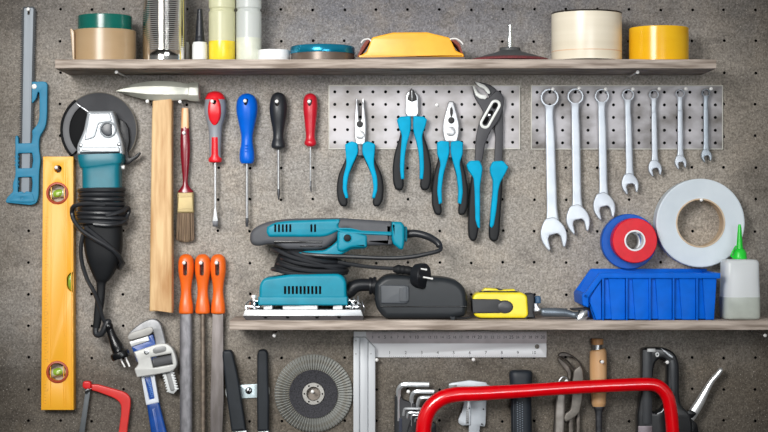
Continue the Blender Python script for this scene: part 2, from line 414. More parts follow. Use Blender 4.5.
# round tin with blue lid
c = 42; yb = base_y(0, c); t = Thing('round_tin', 'flat round brown tin with shiny turquoise lid', 'tin', 322.6, yb, 0, f=c)
h = yb-top_y(42.9, c, 32)
t.g().lathe((322.6, yb, c), 'z', [(0, 20), (0.1, 30.8), (.8, 31.5), (h*.52, 31.5), (h*.52, 30)], 72).part('tin_base', mat('brown_tin', '#675a50', .35, .3))
t.g().lathe((322.6, yb, c), 'z', [(h*.50, 30), (h*.50, 32.1), (h*.58, 32.4), (h-2.2, 32.2), (h-.9, 31.3), (h-.4, 29.8), (h-.9, 29), (h-1, .1)], 72).part('lid', mat('turquoise_metal', '#0c7f9f', .22, .55))

# sanding block
c = 40; yb = base_y(0, c); t = Thing('sanding_block', 'yellow plastic hand sander with clamped brown sandpaper', 'sanding block', 410.5, yb, 0, f=56); yb = 216 - (216-59.3)*K80/(1 - 56*S/D) - .12
SANDP = mat('sandpaper', '#8c4a3d', .9, col2='#6d3a33', scale=400)
t.g().prism(rnd([(358, 57.2), (366.5, 52), (371.5, 38.7), (373, 37.3), (393, 32.5), (427, 32.3), (448, 37.3), (450, 38.3), (456, 51), (463.6, 54), (464, 57.2)], 1.2), 22, 58, bev=1.6, res=3).part('block_body', mat('sander_yellow', '#f6b02a', .35, col2='#f2a823'))
t.g().box(355.5, 57.2, 464.6, yb, 22, 58, .3).part('sanding_pad', mat('grey_pad', '#6d625c', .9))
for sx, pts in ((0, [(357, 56.6), (362, 46), (366, 40.5), (370, 39.8), (366, 46), (362, 52), (358.5, 56.8)]), (1, [(451, 40), (455.5, 39.8), (459.5, 43), (463.5, 55), (465, 57), (463, 57), (458, 46)])):
    t.g().prism(rnd(pts, 1), 24, 56, bev=.15).part('sandpaper', SANDP)
t.g().tube([(361, 43, 57), (364, 39.8, 57), (369, 39.2, 57), (372, 42, 57)], .75, n=8).part('clamp_wire', NAILM)
t.g().tube([(449, 42, 57), (451, 39, 57), (456, 38.8, 57), (460.5, 41.5, 57), (463, 44.5, 57)], .75, n=8).part('clamp_wire', NAILM)

# rubber backing disc with spindle
c = 42; yb = base_y(0, c); t = Thing('backing_pad', 'round sanding disc lying face down with its steel spindle up', 'sanding disc', 510, yb, 0, f=c)
t.g().lathe((510, yb, c), 'z', [(0.1, 30), (1, 39.8), (2.4, 40), (3.6, 37.5), (4.9, 31), (5.2, 28)], 72).part('abrasive_disc', mat('red_abrasive', '#7d3438', .8, col2='#5e2a2e', scale=300))
t.g().lathe((510, yb, c), 'z', [(3.4, 37), (5.4, 31), (7.6, 24), (10.6, 13), (12, 10.5), (14.2, 10.3), (14.9, 9.6), (15, 3)], 72).part('rubber_pad', mat('dark_rubber', '#47494a', .5))
t.g().lathe((510, yb, c), 'z', [(14, 2.9), (26, 2.9), (26.2, 1.9), (37.4, 1.8), (38, 1.3), (38, .1)], 24).part('spindle', mat('zinc_steel', '#dfe5e6', .25, .9))

# big cream tin
c = 42; yb = base_y(0, c); t = Thing('cream_tin', 'largest round tin on the shelf with cream label and dark rims', 'tin', 586.6, yb, 0, f=c)
m = mat('cream_label', '#efe6d2', .3, col2='#e6dcc6', scale=9, stretch=(.2, .2, 6))
h = yb-top_y(8.8, c, 35); t.g().lathe((586.6, yb, c), 'z', [(1.2, 30), (1.2, 34.8), (2, 35), (h-1.4, 35), (h-1.4, 30)], 80).part('label_wrap', m)
DR = mat('dark_rim', '#4a443e', .3, .8)
t.g().lathe((586.6, yb, c), 'z', [(0, 30), (0, 35.2), (.6, 35.6), (1.3, 35.3), (1.3, 30)], 80, closed=True).part('rim', DR)
t.g().lathe((586.6, yb, c), 'z', [(h-1.5, 30), (h-1.5, 35.2), (h-.8, 35.5), (h-.1, 35.3), (h, 34), (h-2, 33.5), (h-2, .1)], 80).part('rim', DR)
t.g().lathe((586.6, yb, c), 'z', [(h*.2, 34.9), (h*.2, 35.15), (h*.22, 35.15), (h*.22, 34.9)], 80, closed=True).part('stripe', mat('peach_line', '#e6c4a4', .4))

t = roll('yellow_tape', 'bright yellow tape roll at the right end of the shelf', 'tape', 658.8, 29.6, 25, 0, 42, mat('yellow_tape_film', '#f6bf1c', .22, col2='#f0b312', scale=12, stretch=(1, 1, 3)), group='tape rolls')

# shelf pins
t = Thing('steel_nail', 'steel nail sticking out below the left part of the upper shelf', 'nail', 120, 73, 0, f=62, group='nails in the pegboard', solo=True)
t.g().tube([(118.5, 72.6, -1), (116.4, 72.0, 62)], .9, n=10, sub=1).lathe((116.4, 72.0, 62), 'y', [(-.6, 1.2), (0, 1.8), (.6, 1.7), (.9, .5)], 14).solo(NAILM)
t = Thing('steel_nail', 'long slanted steel nail below the right end of upper shelf', 'nail', 632, 73, 0, f=62, group='nails in the pegboard', solo=True)
t.g().tube([(635, 73.2, -1), (637.5, 72.2, 62)], .9, n=10, sub=1).lathe((637.6, 72.2, 62), 'y', [(-.6, 1.2), (0, 1.8), (.6, 1.7), (.9, .5)], 14).solo(NAILM)

# ================================================================ LEFT WALL
# hand saw with turquoise holder
t = Thing('hand_saw', 'double edged saw blade clamped in a turquoise plastic handle', 'saw', 29, 12, 0, f=5)
L = []; R = []
for k in range(0, 85):
    y = 10 + k*2.15; f = (y-6)/189.; L += [(22.9-2.4*f, y), (20.4-2.4*f, y+1.0)]; R += [(34.6-4.4*f, y), (37.1-4.4*f, y+1.0)]
outline = [(22.3, 8.5), (24, 6.6), (33.5, 6.4), (35.2, 8.2)] + R + L[::-1]
t.g().prism(outline, 4.0, 4.7, holes=[rnd([(27.5, 10.2), (29.8, 10.2), (29.8, 14.8), (27.5, 14.8)], .8)], bev=.05, res=0).part('blade', mat('dull_blade_teeth', '#34383c', .6, .2))
t.g().prism([(24.2, 9), (25, 8), (32.6, 7.9), (33.4, 9), (29, 194), (21.3, 194)], 4.6, 5.0, holes=[rnd([(27.5, 10.2), (29.8, 10.2), (29.8, 14.8), (27.5, 14.8)], .8)], bev=.1).part('blade_face', mat('blade_grey', '#939ba3', .55, .1, col2='#878f97', scale=30, stretch=(1, 1, .2)))
HB = mat('turquoise_handle', '#2683a8', .5, spec=.3)
out = [(32.3, 82, .5), (45.5, 81.6, 2), (47.8, 84, 2), (47.4, 118, 6), (45.8, 128, 5), (39.6, 137, 5), (39.3, 150, 4), (41.2, 160, 5), (39.5, 172, 5), (39.2, 195, 3), (37, 203.5, 3), (31, 205.2, 2), (6, 202.6, 2), (7.3, 197.5, 3), (14, 191.5, 3), (13.2, 187, 1.5), (13.9, 182, 1.5), (16, 176, 3), (15.8, 137, 1), (17.4, 135.2, 1), (18.9, 137.5, 1),
       (19.1, 143.6, .3), (32, 143.2, .3), (33, 136, 1.5), (32.4, 131, 1.5), (38.5, 124, 4), (40, 117, 4), (39.9, 93, .6), (38.4, 92, .6), (36.6, 99, 2), (33.2, 103, 1.5), (32.3, 103, .3)]
g = t.g(); g.prism(rnd(out, 1.5), 1.5, 8, holes=[rnd([(18.6, 153.4), (32.6, 153), (33.6, 160), (32.4, 168.2), (18.6, 168.5)], 1.2), rnd([(18.6, 177.4), (32.3, 177), (33, 184), (32, 192.2), (27, 191.2), (24.5, 193.2), (22, 191.4), (18.4, 192.4)], 1)], bev=.7, res=2)
g.part('handle', HB)
g = t.g()
for yy in (156, 160, 164, 181, 185): g.box(15, yy, 19.4, yy+1.6, 2, 7.0, .2)
g.part('grip_ribs', HB)
t.g().prism(rnd([(10, 201), (16, 193.5), (33, 193.5), (35.5, 201.5), (30, 203), (12, 201.8)], 1.5), 7.6, 8.8, holes=[circ(22.8, 198.5, 1.5)], bev=.4).part('end_cap', HB)
t.g().lathe((34.9, 86.8, 8), 'y', [(-1, 2.6), (.2, 2.6), (.8, 2.1), (1.1, .6)], 20).part('screw', NAILM)
nail(28.7, 9.6, 'at the top of the saw blade', 7)

# spirit level
t = Thing('spirit_level', 'yellow spirit level hanging upright beside the angle grinder', 'spirit level', 58, 169, 0, f=14)
body = [(43, 156.5), (73.3, 156.5), (73.6, 410), (41, 410)]
LV = mat('level_yellow', '#f6b32e', .42, col2='#f2ad28', scale=10)
t.g().prism(body, .2, 14, holes=[circ(57.5, 193.2, 8.9), circ(57.4, 372, 8.9), circ(58, 169, 3.7), rnd([(66, 282), (67, 276), (70.5, 272.5), (73.0, 272), (73.0, 292), (70.5, 291.6), (67, 288)], 3)], bev=.5).part('level_body', LV)
g = t.g()
for x in (50.2, 63.4, 65.5): g.prism([(x+.9-.2, 160), (x+1.5, 160), (x+.7, 407), (x-.1, 407)], 13.9, 14.25, holes=[], bev=.05)
g2 = t.g()
for x, in ((44.2,), (71.6,)): g.prism([(x, 157), (x+.7, 157), (x-.3, 409), (x-1, 409)], 13.9, 14.3, bev=.05)
g.part('ridges', LV)
g = t.g()
for k in range(60):
    y = 217 + k*3.16
    if 361 < y < 383: continue
    g.box(45.8-(y-156)*.006, y, (49 if k % 5 == 0 else 47.6)-(y-156)*.006, y+.35, 13.9, 14.12, 0)
for k in range(1, 19):
    y = 217 + k*9.5
    if 361 < y < 384: continue
    g.text(str(k), 47.6, y+1.6, 14.05, 1.3, rot=PI/2)
g.part('scale_marks', mat('scale_ink', '#c98c34', .7))
for cy in (193.2, 372):
    t.g().lathe((57.4, cy, 13), 'y', [(-1, 8.7), (-1, 11), (1.9, 11.1), (2.3, 10.6), (2.4, 9.2), (1.4, 8.6)], 44, closed=True).part('vial_ring', mat('red_brown_ring', '#b4492c', .45))
    t.g().lathe((57.4, cy, 3), 'y', [(0, 9), (1, 9), (1.2, .1)], 36).part('vial_backing', mat('grey_backing', '#b7ab9e', .6))
    v_ = t.g().lathe((57.4, cy, 8.5), (1, -.28 if cy > 300 else -.12, 0), [(-8, .5), (-7.8, 4.2), (7.8, 4.2), (8, .5)], 24).part('vial', mat('vial_pale', '#c2c2a4', .15))
    t.g().sweep([(57.4-5, cy+1, 9.8, .3, 1), (57.4-4.4, cy+1, 9.8, 3, 3), (57.4, cy, 9.8, 3.9, 3.4), (57.4+4.4, cy-1, 9.8, 3, 3), (57.4+5, cy-1, 9.8, .3, 1)], sub=3).part('vial_liquid', mat('vial_green', '#93b83a', .2), parent=v_)
    t.g().sweep([(57.4-2.2, cy+1.2, 12.6, .3, .2), (57.4, cy+.6, 12.9, 1.7, .6), (57.4+2.4, cy-.2, 12.6, .3, .2)], sub=4).part('bubble', mat('bubble_pale', '#d5e59a', .1), parent=v_)
v_ = t.g().sweep([(72, 272, 8, .5, 3), (70.2, 277, 8, 2.8, 4.5), (69.8, 282, 8, 3.1, 5), (70.2, 287, 8, 2.8, 4.5), (72, 292, 8, .5, 3)], sub=4).part('vial', mat('vial_green2', '#8fae3e', .15))
nail(58.3, 167.8, 'through the top hole of the yellow level', 15)

# angle grinder
t = Thing('angle_grinder', 'teal and silver angle grinder hanging with its cord coiled round it', 'angle grinder', 100, 130, 0, f=24)
cx, cy = 99.2, 130.0
t.g(8).lathe((cx, cy, 8), 'y', [(-.8, 6), (-.8, 37.2), (-.2, 37.6), (.4, 37.4), (.8, 34), (.8, 6)], 90, closed=True).part('grinding_disc', mat('disc_grey', '#48494c', .7, spec=.2, col2='#3f4043', scale=30))
t.g(8).lathe((cx, cy, 8), 'y', [(-.5, 37.1), (-.5, 37.9), (.5, 37.9), (.5, 37.1)], 90, closed=True).part('disc_edge', mat('disc_edge_brown', '#6a655c', .8))
def arc(cx, cy, r, a0, a1, n=30): return [(cx+r*math.cos(math.radians(a0+(a1-a0)*k/n)), cy-r*math.sin(math.radians(a0+(a1-a0)*k/n))) for k in range(n+1)]
gd = t.g(14).prism(arc(cx, cy, 39.0, 129, 222) + arc(cx, cy, 36.4, 222, 129), 5, 15, bev=.3).part('guard_rim', mat('guard_black', '#131416', .7, spec=.15))
t.g(14).prism(arc(cx, cy, 36.5, 128.5, 222) + arc(cx, cy, 30.0, 222, 128.5), 12.5, 14.2, bev=.3).part('guard', mat('guard_grey', '#68696c', .5, .0, spec=.3))
t.g(14).prism(arc(cx, cy, 30.0, 129, 222) + arc(cx, cy, 8, 222, 129), 10, 12.4, bev=.3).part('guard_plate', mat('guard_black', '#131416', .7, spec=.15))
t.g(14).prism(rnd([(76.2, 104.2), (77, 103.4), (92, 113.5), (91, 115)], .4), 13, 15, bev=.3).part('guard_edge', STEEL)
t.g().prism(rnd([(118, 118), (124, 122), (127, 128), (128, 140), (126, 150), (128, 158), (134, 155), (138, 151.5), (139.5, 153), (136, 157.5), (127, 164), (120, 165), (114, 140)], 1.5), 10, 16, bev=.6).part('guard_lever', BLACKP)
g = t.g(); g.prism(rnd([(88.5, 111.3, 1.5), (113.6, 111, 1.5), (115.8, 116, 2), (119.5, 131, 4), (123.4, 142, 3), (124.4, 154.6, 1), (78, 154.8, 1), (77.8, 146, 3), (84.5, 131, 4)], 2), 12, 31, bev=3.2, res=4)
g.part('gear_housing', CASTAL)
t.g().prism(rnd([(90.6, 113.8), (111, 113.4), (113.2, 122), (100, 124), (96, 138), (85.5, 141)], 2), 30, 32.2, bev=1.0, res=3).part('housing_panel', CASTAL)
t.g().prism(rnd([(81, 147.6), (120.5, 147.2), (121, 152.4), (80.6, 152.8)], 1.5), 30, 33, bev=1, res=3).part('housing_collar', CASTAL)
t.g().box(83.5, 149.4, 111, 151.2, 32.9, 33.3, .1, r=.8).part('nameplate', STEEL)
t.g().lathe((109.2, 130, 30), 'y', [(0, 6.7), (0, 8.6), (2.4, 8.4), (2.8, 7.6), (2.4, 6.8)], 32, closed=True).part('button_ring', CASTAL)
t.g().prism([p for p in circ(109.2, 130, 6.4, 40) if p[0] < 113.2], 30, 33.4, bev=.8, res=2).part('spindle_lock_button', mat('button_grey', '#353a42', .35))
for x, y in ((82, 145.5), (120, 144.6)): t.g().lathe((x, y, 29), 'y', [(0, 2), (2.2, 2), (2.6, 1.3), (2.6, .1)], 16).part('screw', STEEL)
t.g().sweep([(101, 154.3, 22, 22.8, 14), (101.2, 160, 22, 22.9, 14.4), (101.4, 165, 22, 21.6, 14), (101.7, 169, 22, 19.4, 13.4), (101.9, 185, 22, 19.2, 13.2), (102, 222, 22, 18.6, 13)], e=4.2, n=36, sub=4).part('motor_housing', TEAL2)
t.g().sweep([(102, 214, 22, 19.2, 13.6), (102.6, 232, 22, 19.4, 14), (103, 246, 22, 19, 14), (103, 258, 22, 17, 13), (102.5, 270, 22, 12.5, 10), (101.4, 279, 22, 7.6, 7), (101, 283, 22, 4.8, 4.8), (100.6, 292, 22, 4.3, 4.3), (99.4, 302, 22, 4.6, 4.6), (97.4, 318, 22, 4, 4), (96, 328, 22, 3.5, 3.5)], e=2.8, n=32, sub=4).part('rear_handle', BLACKR)
t.g().lathe((123, 167, 22), 'x', [(-3, 2.4), (1, 2.4), (1.6, 1.6), (1.6, .1)], 16).part('handle_bolt', NAILM)
# coiled cord
pts = []; N = 8.0; nn = int(N*16); rj = random.Random(5)
for k in range(nn+1):
    a = 2*PI*k/16; f = k/nn
    rx = 21.9 + (2.6 if f > .55 else 0)*min(1, (f-.55)*6 if f > .55 else 0) + .5*math.sin(a*.37)
    y = 188.0 + 37.5*f + 1.6*math.sin(a+.5)*(.3+f)
    pts.append((101.6 + rx*math.cos(a - PI/2), y, 22 + 17.4*math.sin(a - PI/2)))
last = pts[-1]
pts += [(84, 230, 20), (88, 228, 36), (100, 236.5, 39.6), (113, 247.5, 39), (121, 257, 34), (122.6, 264, 24), (117, 268, 10)]
# the loop at the left that crosses over the coil
t.g().tube(pts, 2.35, n=9, sub=2).part('cord', CORD)
t.g().tube([(108, 205, 40.2), (90, 203.6, 41), (77, 206, 38), (73.4, 212, 32), (76, 220.5, 34), (84, 230, 38.6), (96, 238, 40.8), (108, 245, 40.4), (118, 252.5, 37), (122.4, 260, 30), (120, 266, 20)], 2.3, n=9).part('cord', CORD)
t.g().tube([(90, 226, 36), (84.5, 236, 34), (82.2, 250, 32), (83.4, 264, 30), (88, 279, 29), (95, 292, 29), (100, 306, 27), (103, 318, 25), (106, 322.5, 24)], 2.1, n=9).part('cord', CORD)
t.g().tube([(108, 216, 40), (122, 212, 35), (128.4, 208, 26), (128, 214, 24), (124, 222, 30), (112, 225, 39), (96, 224, 39.4)], 2.2, n=9).part('cord', CORD)
t.g().tube([(97, 324, 22), (95.2, 330, 22.5), (96.5, 334.6, 23), (101, 334, 24), (104.6, 329, 25), (108, 322, 25), (109, 323, 24)], 3.1, n=10).part('cord', CORD)
plug = t.g().sweep([(106.5, 321, 24, 2.4, 2.4), (108, 325, 24, 4.4, 4.4), (109, 327.5, 24, 4.5, 4.5), (110, 330, 24, 3.9, 3.9), (113, 338, 24, 4.6, 4.6), (116.5, 346, 24, 6, 6), (118.6, 351, 24, 6.4, 6.4), (119.2, 352.6, 24, 9.4, 9), (121.3, 357.4, 24, 9.3, 9), (121.6, 358.2, 24, 8.6, 8.4)], e=2.3, n=24, sub=3).part('plug', BLACKG)
for dx in (0, 5.2): t.g().tube([(119.6+dx, 356.5-dx*.35, 26), (125.2+dx*.92, 367-dx*.1, 26)], .95, n=12, sub=1).part('plug_pin', NAILM, parent=plug)

# hammer
t = Thing('hammer', 'large hammer with a long square wooden handle and grey steel head', 'hammer', 162, 101, 0, f=20)
g = t.g()
head = [(117.3, 91.6, .8, 8.5), (121, 91, 2.2, 9), (127, 90.6, 4.3, 9.4), (135, 90.4, 6.6, 9.8), (145, 90.6, 8.7, 10), (155, 90.8, 9.7, 10.2), (168, 91, 9.8, 10.2), (177, 91.2, 9.1, 9.8), (184, 91.4, 8.1, 8.6), (188.5, 91.6, 7.9, 8.3), (189.5, 91.7, 8.9, 9.2), (197.6, 92, 9.1, 9.4), (199.3, 92, 8.1, 8.4)]
g.sweep([(x, y, 18, hw/.924, hd/.924) for x, y, hw, hd in head], n=8, sub=3, rot=PI/8)
g.part('hammer_head', mat('forged_grey', '#c3c5ba', .4, .15, col2='#9a9b91', scale=45, stretch=(.4, 1, 1.4), bump=.25, contrast=(.3, .6)), smooth=28)
t.g().sweep([(162.5, 100.3, 17, 9.6, 7.4), (162.6, 104, 17, 9.9, 7.6), (162.2, 130, 17, 10.2, 8), (161.8, 200, 17, 10.7, 8.6), (161.4, 300, 17, 11.4, 9), (161.2, 309, 17, 11.5, 9), (161.2, 310.8, 17, 10.9, 8.4)], e=7, n=32, sub=4).part('wooden_handle', WOOD)
nail(150, 102.6, 'left of the hammer handle under its head', 24)
nail(182.2, 103, 'right of the hammer handle under its head', 24)

# paint brush
t = Thing('paint_brush', 'flat paint brush with a crimson handle and brown bristles', 'paint brush', 185.5, 130, 0, f=8)
h = t.g().sweep([(185, 127, 7, 4.1, 3.2), (185.2, 140, 7, 4.8, 3.6), (185.3, 150, 7, 4.9, 3.7), (185.3, 165, 7, 4.1, 3.3), (185.3, 178, 7, 2.7, 2.7), (185.3, 184, 7, 2.8, 2.8), (185.4, 188, 7, 5, 3.4), (185.5, 191, 7, 7.4, 3.8), (185.6, 193.4, 7, 7.9, 4)], e=2.4, n=28, sub=4).part('handle', mat('crimson_paint', '#7e0f22', .25))
t.g().sweep([(184.9, 108, 7, 3.3, 2.4), (185, 112, 7, 3.6, 2.8), (185, 127, 7, 4.1, 3.2), (185, 127.5, 7, 4, 3.2)], e=2.6, n=24, sub=3).part('bare_handle_tip', mat('bare_wood_tip', '#f0cba2', .4, col2='#d99a63', scale=80, stretch=(3, 3, .3)))
t.g().prism(rnd([(177.8, 192.4), (193.6, 192.4), (194, 213), (177.6, 213)], .8), 2.6, 11.6, bev=1.3, res=3).part('ferrule', mat('brass', '#a8966a', .5, .4))
g = t.g()
for y in (194.6, 196.4, 208.4, 210.6): g.box(177.7, y, 193.8, y+.8, 2.5, 11.9, .3)
g.part('ferrule_ridges', mat('brass', ''))
g = t.g(); rj = random.Random(9)
for k in range(170):
    f = rj.random(); dd = rj.uniform(3.4, 10.6); x0 = 178.2 + 15.2*f; x1 = 176.6 + 17.6*f; ln = 239 + 3.2*math.sin(PI*f)**.6 + rj.uniform(-2, .4)
    g.tube([(x0, 212, dd), ((x0*.4+x1*.6), 228, dd+rj.uniform(-.2, .2)), (x1+rj.uniform(-.4, .4), ln, dd+rj.uniform(-.4, .4))], .62, n=5, sub=1, r2=.4)
o = g.part('bristles', mat('bristle_brown', '#6a5646', .8, col2='#8f7a62', scale=120, stretch=(4, 4, .2))); o['kind'] = 'stuff'
nail(184.6, 133.2, 'on the crimson paint brush handle', 12)

# ---------------------------------------------------------------- screwdrivers
def driver(name_label, cx, prof, shaft, tip, m, hole, zc=11, flat=.88, group='screwdrivers in a row'):
    """prof: (y, half width); shaft: (hw, y0, y1); tip: list of (y, hw, hd)"""
    t = Thing('screwdriver', name_label, 'screwdriver', cx, prof[0][0], 0, f=zc, group=group)
    h = t.g().sweep([(cx, y, zc, w, w*flat) for y, w in prof], n=28, sub=5).part('handle', m)
    cut(h, t, [(hole, -5, 40)])
    hw, y0, y1 = shaft
    t.g().tube([(cx, y0-4, zc), (cx, y1, zc)], hw, n=14, sub=1).part('shaft', mat('shaft_steel', '#a4a6a8', .4, .6))
    return t
RP = [(91.2, .6), (91.8, 3.6), (93.6, 7), (97, 9.3), (102, 10.4), (108, 10.9), (114, 10.4), (121, 8.6), (127, 6.9), (134, 6.3), (146, 5.9), (154, 5.6), (158, 6.2), (161, 6.4), (162.4, 5.4)]
RP = [(y, w) for y, w in RP]
GS = mat('screwdriver_grey', '#8f949c', .45); RS = mat('screwdriver_red', '#e8202c', .35)
cx = 215.2
t = Thing('screwdriver', 'red and grey screwdriver, leftmost of the four in the row', 'screwdriver', cx, 91, 0, f=11, group='screwdrivers in a row')
hol = rnd([(212.8, 100.6), (217.2, 100.6), (217, 104), (215, 105.4), (213.2, 104)], 1.2)
h = t.g().sweep([(cx, y, 11, w, w*.86) for y, w in RP if y >= 97], n=32, sub=5).part('handle', GS); cut(h, t, [(hol, -5, 40)])
h = t.g().sweep([(cx, y, 11, w+.15, (w+.15)*.86) for y, w in RP if y <= 97] + [(cx, 99.6, 11, 10.1, 8.7)], n=32, sub=5).part('handle_cap', RS); 
h = t.g().sweep([(cx, 98, 11, 3, 8.6), (cx, 101, 11, 5.2, 9.6), (cx, 106, 11, 6.6, 10.2), (cx, 113, 11, 6.9, 10.0), (cx, 119, 11, 5.8, 8.8), (cx, 123, 11, 3.8, 7.7), (cx, 125.4, 11, 1.4, 6.8)], n=32, sub=5, e=5).part('grip_inlay', RS); cut(h, t, [(hol, -5, 40)])
t.g().sweep([(cx, 137.5, 11, 4.6, 6.1), (cx, 148, 11, 4.6, 5.9), (cx, 155, 11, 4.7, 5.7), (cx, 158.6, 11, 6.6, 5.8), (cx, 161, 11, 6.6, 5.7), (cx, 162.4, 11, 5.7, 4.9)], n=28, sub=4).part('handle_neck', RS)
t.g().tube([(cx, 158, 11), (cx, 212, 11)], 1.25, n=14, sub=1).sweep([(cx, 209, 11, 1.2, 1.2), (cx, 214, 11, 1.9, 1.2), (cx, 221, 11, 2.9, .8)], e=4, sub=3).part('shaft', mat('bright_shaft', '#c4c6c8', .35, .6))
t.g().prism([(212.3, 221), (218.1, 221), (217.9, 226.6), (212.7, 226.6)], 10.4, 11.6, bev=.2).part('blade_tip', DSTEEL)
nail(213.8, 102.4, 'through the red and grey screwdriver', 22)
def hole_at(x, y): return rnd([(x-2.4, y-2), (x+2.4, y-2), (x+2.1, y+3), (x, y+5.4), (x-2.1, y+3)], 1.6)
t = driver('blue handled screwdriver with the longest shaft', 247, [(93.4, .6), (94, 3.6), (96, 7), (99.5, 9.4), (105, 10.6), (111, 10.5), (118, 9.5), (126, 7.7), (134, 6.1), (139, 5.7), (145, 6.1), (151, 7.1), (157, 7.5), (161, 7), (163.4, 5.8)], (1.45, 160, 219), None, mat('screwdriver_blue', '#0062d4', .35, spec=.25), hole_at(246.4, 101.2))
g = t.g()
for y in (146, 149, 152): g.sweep([(245.2, y, 17.3, .2, .3), (247, y-.3, 17.6, .8, .5), (248.8, y, 17.3, .2, .3)], sub=3, n=10)
g.part('grip_ridges', mat('screwdriver_blue', ''))
t.g().sweep([(247, 218, 11, 1.6, 1.6), (247, 222, 11, 1.6, 1.3), (247, 226.8, 11, 1.3, .4)], e=3, sub=3).part('blade_tip', DSTEEL)
nail(246.4, 102, 'through the blue screwdriver', 22)
t = driver('black handled screwdriver between the blue and small red ones', 278.4, [(92.3, .5), (92.9, 3.2), (95, 6), (99, 7.8), (105, 8.8), (111, 8.9), (118, 8), (126, 6.4), (133, 5.4), (138, 5.4), (142, 6.5), (145.4, 7.1), (147.6, 6.6), (148.6, 4.6), (149.6, 3)], (1.2, 148, 190), None, mat('screwdriver_black', '#23262b', .4), hole_at(277.6, 102))
t.g().sweep([(278.6, 189, 11, 1.4, 1.4), (278.6, 194, 11, 1.4, 1.4), (278.7, 199.6, 11, .7, .7)], sub=3).part('blade_tip', DSTEEL)
nail(277.7, 102.4, 'through the black screwdriver', 20)
t = driver('small thin red screwdriver nearest the pegboard plates', 310.4, [(93.2, .5), (93.8, 2.8), (95.6, 5.2), (99, 6.7), (104, 7.2), (112, 6.9), (120, 6), (130, 5), (136, 4.5), (139.6, 5), (142, 5.9), (144.6, 5.6), (146.4, 3.6)], (.85, 145, 186), None, mat('screwdriver_dark_red', '#c41a2c', .35), hole_at(309.8, 101.6))
t.g().sweep([(310.6, 181, 11, .9, .9), (310.8, 187, 11, .9, .9), (311, 192, 11, .5, .5)], sub=3).part('blade_tip', DSTEEL)
nail(309.8, 102.4, 'through the small red screwdriver', 18)

# ================================================================ PERFORATED PLATES
PLATE = mat('galvanised_plate', '#bab7ba', .55, .2, col2='#7c7771', scale=14, stretch=(1, 1, 1.6), contrast=(.25, .6), detail=7)
PLATE2 = mat('galvanised_plate_worn', '#b5b3b7', .55, .2, col2='#615c57', scale=16, stretch=(1, 1, 1.5), contrast=(.3, .6), detail=7)
EDGE = mat('plate_edge', '#c4c2b8', .5, .2)
def plate(x0, x1, y0, y1, xs, ys, label, m):
    t = Thing('perforated_plate', label, 'metal plate', (x0+x1)/2, y0, 0, f=2, group='perforated plates on the board')
    g = t.g(); g.perf(xs, ys, x0, y0, x1, y1, 1.55, 2.0, 1.9, n=16, mi_hole=1); g.part('plate_face', [m, SLOT])
    g = t.g(); g.prism([(x0-.8, y0-.8), (x1+.8, y0-.8), (x1+.8, y1+.8), (x0-.8, y1+.8)], 0.0, 2.35, holes=[[(x0+.15, y0+.15), (x1-.15, y0+.15), (x1-.15, y1-.15), (x0+.15, y1-.15)]], bev=.2); g.part('folded_edge', EDGE)
    return t
plate(329.3, 519.5, 86, 148.6, [334.8+12.7*k for k in range(15)], [91.8, 104.4, 117, 129.7, 142.3], 'perforated steel plate behind the four blue-handled pliers', PLATE)
plate(531.6, 722.3, 86, 148.8, [537.1+12.73*k for k in range(15)], [92.2, 104.9, 117.5, 130.3, 142.9], 'perforated steel plate behind the row of seven wrenches', PLATE2)

# ================================================================ PLIERS
HEADM = mat('plier_head', '#b2b4b7', .36, .6, col2='#bfc2c5', scale=60)
def plier_handles(t, cx, dark, blue, blue2=None, dark2=None):
    for side in (0, 1):
        dk = dark if side == 0 else (mirror(dark, cx) if dark2 is None else dark2)
        bl = blue if side == 0 else (mirror(blue, cx) if blue2 is None else blue2)
        h = t.g().prism(rnd(dk, 5), 4, 14, bev=2.4, res=4).part('handle', DGRIP)
        t.g().prism(rnd(bl, 4), 3.4, 15.2, bev=1.6, res=4).part('grip_inlay', HBLUE, parent=h)
def joint_stub(t, cx, y0, y1, w=3):
    t.g().prism(rnd([(cx-w, y0), (cx+w, y0), (cx+w+1.5, y1), (cx-w-1.5, y1)], 1), 6, 12, bev=.8).part('joint_stub', DSTEEL)

# long nose
cx = 360.2; t = Thing('long_nose_pliers', 'blue-handled pliers with long thin pointed jaws', 'pliers', cx, 124, 0, f=12, group='blue-handled pliers')
t.g().prism(rnd([(355.6, 99, .6), (357.3, 98.2, .6), (358.7, 112), (358.8, 119), (360.2, 121), (361.5, 119), (361.5, 112), (362.2, 98.2, .6), (363.6, 99, .6), (365.2, 112), (366.2, 122, 4), (366.2, 134, 4), (365, 145), (355.6, 145), (354.2, 134, 4), (354.2, 122, 4), (355, 112)], 2), 5, 12.5, bev=1.3, res=3).part('jaws', HEADM)
t.g().lathe((359.8, 124.2, 12), 'y', [(-.2, 3.4), (.5, 3.4), (.7, 2.6), (.7, .1)], 24).part('wire_cutter', mat('cutter_dark', '#1c1c1f', .6))
t.g().lathe((360.2, 134.8, 11.5), 'y', [(0, 4.6), (1.8, 4.4), (2.2, 3.4), (2.2, .1)], 28).part('pivot', HEADM)
joint_stub(t, cx, 142, 156)
plier_handles(t, cx, [(349, 150), (344, 163), (338.5, 174), (336.4, 188), (337.6, 201), (341.5, 206.6, 2), (346.5, 206.6, 2), (348.2, 202), (345.5, 192), (346.5, 180), (352, 168), (357.5, 156), (355, 150)],
    [(345, 144.5, 1), (352, 141, 2), (357.6, 143.5, 1.5), (358.4, 152), (356.6, 156.5), (352.6, 165), (348.4, 176), (346.8, 188), (348.6, 198, 1), (345.6, 198.5, 1), (342.6, 190), (343, 178), (346.6, 164, 4), (345.6, 152, 2)])
